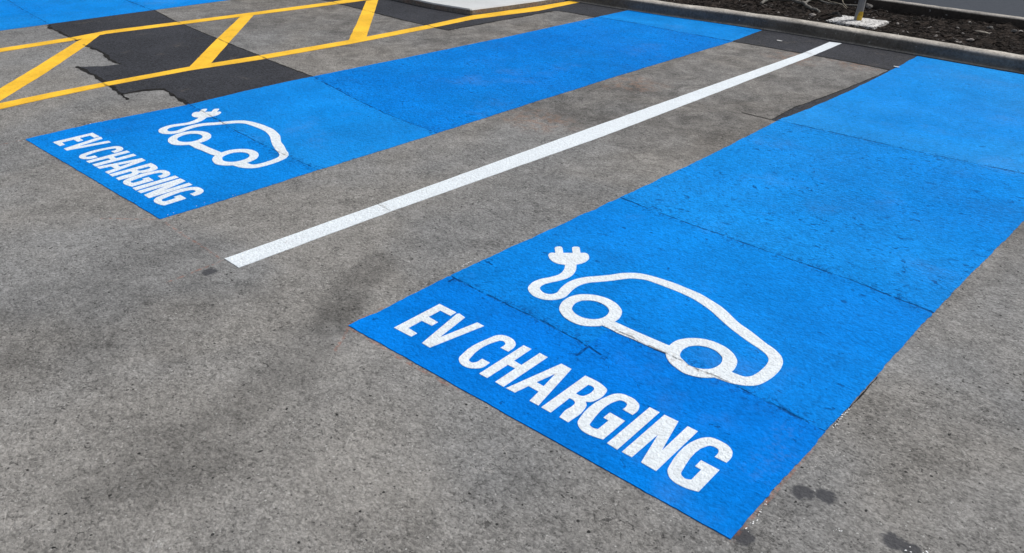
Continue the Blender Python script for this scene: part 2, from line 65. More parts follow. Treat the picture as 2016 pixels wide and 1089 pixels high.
  'symbol_right': {'plug':[[(-1.7616,2.3152),(-1.7662,2.3127),(-1.7708,2.31),(-1.7754,2.3074),(-1.7803,2.3051),(-1.7857,2.3037),(-1.7914,2.3027),(-1.7974,2.3022),(-1.8037,2.3022),(-1.8104,2.303),(-1.8175,2.305),(-1.8227,2.3068),(-1.828,2.309),(-1.8334,2.3116),(-1.839,2.3148),(-1.8446,2.3188),(-1.8491,2.3223),(-1.8538,2.3261),(-1.8584,2.3301),(-1.8624,2.3346),(-1.8655,2.3394),(-1.8667,2.342),(-1.8675,2.3445),(-1.868,2.3469),(-1.8684,2.3492),(-1.8686,2.3515),(-1.8681,2.3571),(-1.8655,2.3609),(-1.8617,2.3636),(-1.8576,2.366),(-1.8541,2.3689),(-1.8799,2.3957),(-1.8813,2.3975),(-1.8827,2.3993),(-1.8841,2.4011),(-1.8854,2.403),(-1.8864,2.4048),(-1.8873,2.4072),(-1.8875,2.4093),(-1.8874,2.4113),(-1.887,2.413),(-1.8867,2.4148),(-1.886,2.4175),(-1.885,2.4199),(-1.8836,2.4219),(-1.882,2.4237),(-1.8802,2.4251),(-1.8787,2.4263),(-1.8771,2.4275),(-1.8753,2.4283),(-1.8733,2.4286),(-1.8708,2.4281),(-1.8693,2.4274),(-1.8676,2.4265),(-1.866,2.4255),(-1.8643,2.4243),(-1.8626,2.423),(-1.8604,2.4212),(-1.8583,2.4191),(-1.8561,2.4169),(-1.854,2.4147),(-1.8519,2.4126),(-1.8319,2.3909),(-1.8045,2.4181),(-1.83,2.4452),(-1.8313,2.447),(-1.8327,2.4489),(-1.8341,2.4507),(-1.8354,2.4526),(-1.8364,2.4545),(-1.8372,2.4568),(-1.8375,2.459),(-1.8373,2.4609),(-1.837,2.4627),(-1.8367,2.4644),(-1.836,2.4665),(-1.835,2.4682),(-1.8338,2.4697),(-1.8324,2.471),(-1.831,2.4723),(-1.8297,2.4737),(-1.8283,2.475),(-1.8267,2.4761),(-1.825,2.4769),(-1.8229,2.4772),(-1.8214,2.4772),(-1.8197,2.4771),(-1.818,2.4767),(-1.8162,2.476),(-1.8142,2.4749),(-1.8125,2.4734),(-1.8109,2.4716),(-1.8092,2.4697),(-1.8076,2.4678),(-1.806,2.4659),(-1.7824,2.44),(-1.7795,2.4431),(-1.7769,2.4466),(-1.7742,2.4499),(-1.771,2.4524),(-1.7669,2.4537),(-1.7648,2.4539),(-1.7626,2.4541),(-1.7603,2.4539),(-1.7578,2.4534),(-1.7552,2.4524),(-1.7495,2.4489),(-1.7434,2.4437),(-1.7374,2.4373),(-1.732,2.4304),(-1.7277,2.4233),(-1.7258,2.419),(-1.7244,2.4149),(-1.7234,2.4109),(-1.7227,2.407),(-1.7219,2.4031),(-1.7208,2.3954),(-1.7205,2.3882),(-1.7209,2.3816),(-1.7218,2.3753),(-1.7229,2.3693),(-1.7242,2.3645),(-1.7259,2.3601),(-1.7278,2.3559),(-1.7298,2.3518),(-1.7317,2.3476)]],'cable':[[(-1.7678,2.3249),(-1.7616,2.3152),(-1.7581,2.3103),(-1.7545,2.3053),(-1.751,2.3004),(-1.7477,2.2955),(-1.7446,2.2905),(-1.7402,2.2819),(-1.7366,2.2735),(-1.7336,2.2652),(-1.7313,2.2571),(-1.7294,2.2494),(-1.7281,2.2375),(-1.729,2.2273),(-1.7314,2.2181),(-1.7344,2.2094),(-1.7371,2.2006),(-1.7405,2.1911),(-1.7448,2.1824),(-1.7492,2.174),(-1.7532,2.1651),(-1.7558,2.1551),(-1.7574,2.1465),(-1.7588,2.1376),(-1.7596,2.1283),(-1.7591,2.1183),(-1.7569,2.1074),(-1.755,2.1006),(-1.7529,2.0936),(-1.7503,2.0866),(-1.7469,2.0796),(-1.7423,2.0728),(-1.7357,2.0657),(-1.7283,2.06),(-1.7206,2.0554),(-1.7129,2.0515),(-1.7056,2.0482),(-1.6956,2.0446),(-1.6864,2.0429),(-1.6777,2.0426),(-1.6695,2.0433),(-1.6617,2.0444),(-1.6532,2.0463),(-1.6455,2.0492),(-1.6383,2.053),(-1.6318,2.0577),(-1.6257,2.0629),(-1.6211,2.0677),(-1.6168,2.0729),(-1.613,2.0786),(-1.6097,2.0849),(-1.607,2.0918),(-1.6051,2.0975),(-1.6035,2.1035),(-1.6023,2.1099),(-1.6018,2.1168),(-1.6022,2.1244),(-1.603,2.1292),(-1.6042,2.1342),(-1.6056,2.1394),(-1.607,2.1446),(-1.6084,2.1498),(-1.61,2.156),(-1.6116,2.1622),(-1.6132,2.1684),(-1.6147,2.1746),(-1.6159,2.1807),(-1.6173,2.1898),(-1.6182,2.1988),(-1.6187,2.2074),(-1.6188,2.2158),(-1.6183,2.2238),(-1.6173,2.2318),(-1.6158,2.2392),(-1.6138,2.2463),(-1.6114,2.2531),(-1.6088,2.2596),(-1.6046,2.2681),(-1.5995,2.2757),(-1.594,2.2828),(-1.5884,2.2897),(-1.583,2.297),(-1.5766,2.306),(-1.5702,2.315),(-1.5638,2.324),(-1.5576,2.3332),(-1.5515,2.3426),(-1.548,2.3486),(-1.5445,2.3548),(-1.5411,2.361),(-1.5377,2.3672),(-1.5341,2.3732),(-1.5306,2.3792),(-1.527,2.3852),(-1.5233,2.3912),(-1.5195,2.3968),(-1.5152,2.402),(-1.5107,2.4066),(-1.5058,2.4109),(-1.5007,2.4148),(-1.4955,2.4185),(-1.4901,2.4219),(-1.4858,2.4246),(-1.4814,2.4271),(-1.4769,2.4295),(-1.4723,2.4316),(-1.4676,2.4334),(-1.4594,2.4357),(-1.4507,2.437),(-1.4417,2.4378),(-1.4327,2.4383),(-1.4238,2.4389),(-1.4134,2.4397),(-1.4029,2.4402),(-1.3924,2.4405),(-1.3819,2.4407),(-1.3714,2.4409),(-1.3609,2.4412),(-1.3504,2.4413),(-1.3399,2.4414),(-1.3293,2.4413),(-1.3187,2.4409),(-1.3073,2.4402),(-1.2957,2.4394),(-1.2842,2.4383),(-1.2725,2.4367),(-1.2608,2.4346),(-1.2493,2.432),(-1.2377,2.429),(-1.2261,2.4256),(-1.2144,2.4218),(-1.2028,2.4177),(-1.195,2.4149),(-1.1873,2.4119),(-1.1795,2.4088),(-1.1717,2.4055),(-1.164,2.4019),(-1.1555,2.3977),(-1.147,2.3931),(-1.1385,2.3884),(-1.1301,2.3836),(-1.1217,2.3791),(-1.1078,2.3716),(-1.0941,2.3642),(-1.0805,2.3571),(-1.067,2.3503),(-1.0537,2.3441),(-1.0481,2.3416),(-1.0425,2.3393),(-1.0369,2.337),(-1.0314,2.3348),(-1.0259,2.3325),(-1.0131,2.3274),(-1.0005,2.3224),(-0.9879,2.3176),(-0.9755,2.313),(-0.9632,2.3087),(-0.9536,2.3056),(-0.9441,2.303),(-0.9346,2.3003),(-0.9251,2.2973),(-0.9155,2.2935),(-0.9108,2.2914),(-0.9061,2.2894),(-0.9014,2.2873),(-0.8967,2.2846),(-0.8919,2.2813),(-0.8878,2.278),(-0.8836,2.2746),(-0.8795,2.2707),(-0.8757,2.2662),(-0.8723,2.2609),(-0.87,2.256),(-0.8682,2.2508),(-0.8666,2.2455),(-0.8653,2.2402),(-0.8641,2.235),(-0.8627,2.2277),(-0.8619,2.2206),(-0.8614,2.2136),(-0.8612,2.2068),(-0.861,2.2),(-0.8608,2.192),(-0.8607,2.1841),(-0.8609,2.1763),(-0.8614,2.1688),(-0.8621,2.1616),(-0.863,2.1549),(-0.864,2.1483),(-0.8652,2.142),(-0.8669,2.1362),(-0.8691,2.131),(-0.8712,2.1274),(-0.8737,2.1241),(-0.8764,2.1213),(-0.8793,2.1189),(-0.8824,2.1168),(-0.8866,2.1149),(-0.8912,2.1139),(-0.8959,2.1134),(-0.9008,2.1131),(-0.9056,2.1128),(-0.9092,2.1124),(-0.9128,2.1121),(-0.9164,2.1119),(-0.92,2.1117),(-0.9236,2.1115),(-0.9415,2.1082),(-0.9556,2.076),(-0.9454,2.047),(-0.9408,2.0478),(-0.9361,2.0487),(-0.9315,2.0496),(-0.9269,2.0504),(-0.9223,2.0512),(-0.9179,2.0518),(-0.9135,2.0522),(-0.9092,2.0526),(-0.9049,2.0532),(-0.9007,2.0541),(-0.8971,2.0552),(-0.8936,2.0565),(-0.8902,2.0579),(-0.8868,2.0594),(-0.8835,2.0609),(-0.8772,2.0637),(-0.8709,2.0667),(-0.8647,2.0699),(-0.8588,2.0735),(-0.8532,2.0777),(-0.848,2.0821),(-0.843,2.0867),(-0.8383,2.0919),(-0.8339,2.0977),(-0.8302,2.1043),(-0.8273,2.1111),(-0.8249,2.1186),(-0.8228,2.1266),(-0.8211,2.1349),(-0.8196,2.1435),(-0.8181,2.1534),(-0.8169,2.1638),(-0.8161,2.1745),(-0.8157,2.1856),(-0.8157,2.1971),(-0.816,2.2061),(-0.8165,2.2153),(-0.8172,2.2247),(-0.8184,2.2342),(-0.8203,2.244),(-0.8218,2.2507),(-0.8235,2.2574),(-0.8255,2.2641),(-0.8277,2.2707),(-0.8305,2.2771),(-0.8328,2.2817),(-0.8354,2.2861),(-0.8381,2.2903),(-0.8409,2.2944),(-0.8438,2.2983),(-0.8507,2.3063),(-0.858,2.3128),(-0.8655,2.3182),(-0.8731,2.3229),(-0.8806,2.3273),(-0.8882,2.3312),(-0.8957,2.3342),(-0.9033,2.3366),(-0.9108,2.339),(-0.9184,2.3418),(-0.9344,2.3487),(-0.9507,2.3564),(-0.9672,2.3642),(-0.9838,2.3719),(-1.0005,2.3789),(-1.0095,2.3823),(-1.0186,2.3854),(-1.0277,2.3884),(-1.0369,2.3916),(-1.0462,2.3953),(-1.0667,2.4055),(-1.0878,2.4181),(-1.1094,2.4316),(-1.1311,2.4443),(-1.1526,2.4547),(-1.163,2.4586),(-1.1733,2.4621),(-1.1836,2.4653),(-1.1939,2.4683),(-1.2043,2.4713),(-1.2161,2.4747),(-1.228,2.478),(-1.2399,2.481),(-1.2517,2.4836),(-1.2634,2.4856),(-1.2742,2.4868),(-1.2849,2.4875),(-1.2954,2.4878),(-1.306,2.4879),(-1.3167,2.4881),(-1.3279,2.4885),(-1.3391,2.4889),(-1.3504,2.4892),(-1.3616,2.4893),(-1.3728,2.4891),(-1.3835,2.4885),(-1.3942,2.4876),(-1.4049,2.4865),(-1.4155,2.4852),(-1.426,2.4838),(-1.437,2.4823),(-1.4479,2.4807),(-1.4588,2.4789),(-1.4695,2.4767),(-1.4799,2.4739),(-1.4872,2.4716),(-1.4945,2.4692),(-1.5016,2.4666),(-1.5085,2.4635),(-1.5151,2.46),(-1.5214,2.456),(-1.5273,2.4516),(-1.533,2.4468),(-1.5386,2.4418),(-1.5439,2.4365),(-1.5485,2.4317),(-1.553,2.4267),(-1.5573,2.4215),(-1.5614,2.4162),(-1.5653,2.4105),(-1.5694,2.4039),(-1.5731,2.3968),(-1.5766,2.3896),(-1.5801,2.3824),(-1.5839,2.3755),(-1.5891,2.367),(-1.5945,2.3588),(-1.6001,2.3507),(-1.6057,2.3428),(-1.6112,2.3348),(-1.6178,2.3258),(-1.6245,2.3172),(-1.6313,2.3084),(-1.6376,2.2993),(-1.6433,2.2895),(-1.6476,2.2813),(-1.6517,2.273),(-1.6555,2.2643),(-1.6586,2.255),(-1.661,2.245),(-1.6624,2.2361),(-1.6634,2.2267),(-1.6639,2.217),(-1.6638,2.2069),(-1.663,2.1964),(-1.6619,2.188),(-1.6604,2.1795),(-1.6585,2.1707),(-1.6564,2.1619),(-1.654,2.153),(-1.6521,2.1471),(-1.6498,2.1411),(-1.6475,2.1351),(-1.6456,2.1293),(-1.6445,2.1238),(-1.6443,2.1191),(-1.6446,2.1147),(-1.6454,2.1106),(-1.6465,2.1069),(-1.6479,2.1035),(-1.6499,2.0997),(-1.6523,2.0963),(-1.6552,2.0935),(-1.6585,2.0912),(-1.6622,2.0894),(-1.6667,2.088),(-1.6716,2.0872),(-1.6769,2.0871),(-1.6826,2.0879),(-1.6888,2.09),(-1.6935,2.092),(-1.6984,2.0944),(-1.7033,2.0973),(-1.708,2.101),(-1.7122,2.1056),(-1.7155,2.1111),(-1.7172,2.1165),(-1.718,2.1219),(-1.7182,2.1271),(-1.7184,2.1321),(-1.7183,2.1384),(-1.7173,2.1441),(-1.7156,2.1493),(-1.7137,2.1544),(-1.7119,2.1596),(-1.709,2.1681),(-1.7057,2.1762),(-1.7021,2.1841),(-1.6987,2.1922),(-1.6958,2.2008),(-1.6932,2.2088),(-1.6906,2.2167),(-1.6883,2.225),(-1.6868,2.2339),(-1.6863,2.2438),(-1.6866,2.2505),(-1.687,2.2574),(-1.6879,2.2646),(-1.6893,2.272),(-1.6915,2.2799),(-1.6937,2.2865),(-1.6963,2.2932),(-1.6993,2.3001),(-1.7027,2.307),(-1.7065,2.314),(-1.7106,2.3206),(-1.7152,2.3271),(-1.72,2.3336),(-1.7249,2.3401),(-1.7298,2.3466),(-1.7398,2.3563)]],'wheel1':[[(-1.5653,2.0388),(-1.5701,2.0456),(-1.5743,2.0527),(-1.5779,2.06),(-1.5811,2.0674),(-1.5839,2.0746),(-1.5867,2.0838),(-1.5886,2.0926),(-1.5897,2.1012),(-1.5902,2.1094),(-1.5903,2.1174),(-1.5898,2.1267),(-1.5884,2.1354),(-1.5863,2.1435),(-1.5836,2.1511),(-1.5805,2.1582),(-1.5763,2.1657),(-1.5715,2.1724),(-1.566,2.1784),(-1.5601,2.1839),(-1.5541,2.1891),(-1.547,2.1946),(-1.5395,2.1994),(-1.5316,2.2037),(-1.5233,2.2073),(-1.5146,2.2102),(-1.5056,2.2126),(-1.4962,2.2144),(-1.4866,2.2155),(-1.4765,2.2156),(-1.4659,2.2144),(-1.4571,2.2129),(-1.448,2.2109),(-1.4388,2.2081),(-1.4294,2.2042),(-1.4198,2.1988),(-1.4141,2.1951),(-1.4082,2.1912),(-1.4024,2.1868),(-1.3969,2.1818),(-1.3917,2.1759),(-1.3871,2.1693),(-1.3831,2.1623),(-1.3797,2.155),(-1.3768,2.1477),(-1.3743,2.1407),(-1.372,2.132),(-1.3707,2.1237),(-1.3702,2.1158),(-1.3701,2.1082),(-1.3703,2.1009),(-1.3708,2.0935),(-1.3718,2.0865),(-1.3732,2.0799),(-1.375,2.0736),(-1.377,2.0676),(-1.3794,2.0614),(-1.3823,2.0555),(-1.3855,2.05),(-1.3889,2.0448),(-1.3925,2.0398),(-1.3961,2.035),(-1.4,2.0305),(-1.4041,2.0263),(-1.4083,2.0222),(-1.4127,2.0184),(-1.4183,2.014),(-1.424,2.0098),(-1.43,2.0061),(-1.4364,2.0028),(-1.4432,2.0003),(-1.4506,1.9985),(-1.4583,1.9972),(-1.4663,1.9966),(-1.4747,1.9967),(-1.4835,1.9974),(-1.4912,1.9984),(-1.4992,1.9997),(-1.5074,2.0016),(-1.5159,2.0044),(-1.5247,2.0084),(-1.5329,2.0128),(-1.5413,2.0178),(-1.5498,2.0236),(-1.5579,2.0305)],[(-1.5305,2.0668),(-1.5344,2.072),(-1.5376,2.0776),(-1.5403,2.0834),(-1.5426,2.0893),(-1.5445,2.0949),(-1.5464,2.1023),(-1.5471,2.1092),(-1.547,2.1157),(-1.5463,2.1218),(-1.5453,2.1276),(-1.5433,2.134),(-1.5405,2.1394),(-1.5369,2.1442),(-1.533,2.1486),(-1.5289,2.1528),(-1.5248,2.1567),(-1.5203,2.1604),(-1.5156,2.1636),(-1.5106,2.1664),(-1.5053,2.1686),(-1.4997,2.1702),(-1.494,2.1715),(-1.4879,2.1722),(-1.4817,2.1723),(-1.4751,2.1719),(-1.4696,2.1712),(-1.4641,2.1704),(-1.4583,2.169),(-1.4525,2.167),(-1.4464,2.1639),(-1.4426,2.1616),(-1.4387,2.1592),(-1.4349,2.1565),(-1.4312,2.1532),(-1.4278,2.1494),(-1.4247,2.1449),(-1.4222,2.1401),(-1.4201,2.1351),(-1.4183,2.1301),(-1.4167,2.1253),(-1.4149,2.1177),(-1.4141,2.1106),(-1.4141,2.1039),(-1.4147,2.0977),(-1.4156,2.0918),(-1.4171,2.0857),(-1.4193,2.0803),(-1.4221,2.0754),(-1.4252,2.071),(-1.4285,2.0668),(-1.4325,2.0624),(-1.437,2.0586),(-1.4419,2.0552),(-1.4472,2.0524),(-1.4527,2.05),(-1.4578,2.0482),(-1.4632,2.0467),(-1.4689,2.0456),(-1.4748,2.0451),(-1.481,2.0452),(-1.486,2.0457),(-1.491,2.0463),(-1.4963,2.0473),(-1.5017,2.049),(-1.5073,2.0513),(-1.512,2.0535),(-1.5167,2.056),(-1.5215,2.0589),(-1.5261,2.0624)]],'wheel2':[[(-1.1293,2.0515),(-1.133,2.0569),(-1.1367,2.0627),(-1.14,2.0686),(-1.143,2.0747),(-1.1454,2.0808),(-1.1467,2.0855),(-1.1477,2.09),(-1.1483,2.0945),(-1.1488,2.099),(-1.1493,2.1034),(-1.1502,2.1111),(-1.1507,2.1187),(-1.151,2.1262),(-1.1508,2.1333),(-1.1503,2.1402),(-1.1487,2.1489),(-1.1461,2.1567),(-1.1429,2.1639),(-1.1393,2.1706),(-1.1355,2.177),(-1.1314,2.1832),(-1.1269,2.189),(-1.1221,2.1942),(-1.117,2.1991),(-1.1118,2.2037),(-1.1058,2.2085),(-1.0995,2.213),(-1.093,2.2169),(-1.0862,2.2204),(-1.0792,2.2233),(-1.0712,2.2258),(-1.0629,2.2277),(-1.0544,2.2289),(-1.0457,2.2295),(-1.0369,2.2295),(-1.029,2.2291),(-1.0211,2.2284),(-1.0131,2.2272),(-1.005,2.2253),(-0.9967,2.2224),(-0.9894,2.2193),(-0.9821,2.2157),(-0.9747,2.2115),(-0.9674,2.2065),(-0.9601,2.2004),(-0.9558,2.1963),(-0.9514,2.192),(-0.9471,2.1873),(-0.9431,2.1822),(-0.9394,2.1766),(-0.9363,2.1706),(-0.9336,2.1644),(-0.9313,2.1579),(-0.9293,2.1515),(-0.9276,2.1451),(-0.926,2.1381),(-0.9249,2.1312),(-0.9242,2.1244),(-0.9238,2.1179),(-0.9236,2.1115),(-0.924,2.1024),(-0.9252,2.0939),(-0.927,2.086),(-0.9292,2.0786),(-0.9316,2.0716),(-0.9349,2.0642),(-0.9388,2.0575),(-0.9431,2.0515),(-0.9477,2.0458),(-0.9523,2.0403),(-0.9561,2.0359),(-0.9601,2.0316),(-0.9642,2.0276),(-0.9685,2.0239),(-0.9729,2.0204),(-0.9776,2.0173),(-0.9825,2.0145),(-0.9875,2.012),(-0.9926,2.0098),(-0.9979,2.0077),(-1.0033,2.0057),(-1.0089,2.0038),(-1.0145,2.0022),(-1.0204,2.0011),(-1.0265,2.0007),(-1.0333,2.001),(-1.0403,2.0021),(-1.0475,2.0037),(-1.0549,2.0058),(-1.0623,2.008),(-1.0687,2.0099),(-1.0753,2.0119),(-1.0819,2.0142),(-1.0886,2.0171),(-1.0954,2.021),(-1.1023,2.0257),(-1.1094,2.0309),(-1.1163,2.0369),(-1.123,2.0437)],[(-1.092,2.0778),(-1.0948,2.0822),(-1.0972,2.0871),(-1.0991,2.0923),(-1.1008,2.0975),(-1.1022,2.1026),(-1.1036,2.1097),(-1.1041,2.1165),(-1.104,2.123),(-1.1034,2.1291),(-1.1026,2.135),(-1.101,2.1417),(-1.0987,2.1476),(-1.0958,2.1529),(-1.0926,2.1578),(-1.0892,2.1623),(-1.0853,2.1667),(-1.0812,2.1706),(-1.0767,2.174),(-1.0721,2.1769),(-1.0672,2.1795),(-1.0616,2.1819),(-1.0557,2.1839),(-1.0497,2.1853),(-1.0434,2.186),(-1.0368,2.186),(-1.0313,2.1856),(-1.0256,2.1849),(-1.0198,2.1837),(-1.0139,2.1817),(-1.008,2.1789),(-1.0028,2.1761),(-0.9974,2.173),(-0.9922,2.1694),(-0.9873,2.1648),(-0.9828,2.1589),(-0.9806,2.1551),(-0.9786,2.151),(-0.9768,2.1469),(-0.9752,2.1427),(-0.9739,2.1385),(-0.9726,2.1328),(-0.9719,2.1273),(-0.9716,2.122),(-0.9716,2.1168),(-0.9718,2.1118),(-0.9723,2.1057),(-0.9732,2.0999),(-0.9745,2.0945),(-0.9761,2.0894),(-0.978,2.0846),(-0.9804,2.0799),(-0.9832,2.0758),(-0.9863,2.072),(-0.9896,2.0686),(-0.993,2.0655),(-0.9969,2.0622),(-1.0009,2.0594),(-1.0052,2.0569),(-1.0096,2.0547),(-1.0142,2.053),(-1.0192,2.0514),(-1.0244,2.05),(-1.0297,2.0492),(-1.0353,2.049),(-1.0411,2.0497),(-1.0464,2.0511),(-1.0518,2.0532),(-1.0574,2.0558),(-1.063,2.0586),(-1.0686,2.0614),(-1.0715,2.0627),(-1.0745,2.0638),(-1.0775,2.0651),(-1.0804,2.0667),(-1.0834,2.0689),(-1.0852,2.0704),(-1.087,2.072),(-1.0887,2.0738),(-1.0904,2.0757)]],'bar':[[(-1.3931,2.0967),(-1.3703,2.1009),(-1.2683,2.0996),(-1.1499,2.1029),(-1.1264,2.0992),(-1.1231,2.0575),(-1.1339,2.0569),(-1.1741,2.053),(-1.2601,2.0519),(-1.3165,2.0474),(-1.3439,2.0504),(-1.3834,2.0519),(-1.3953,2.0609)]]},
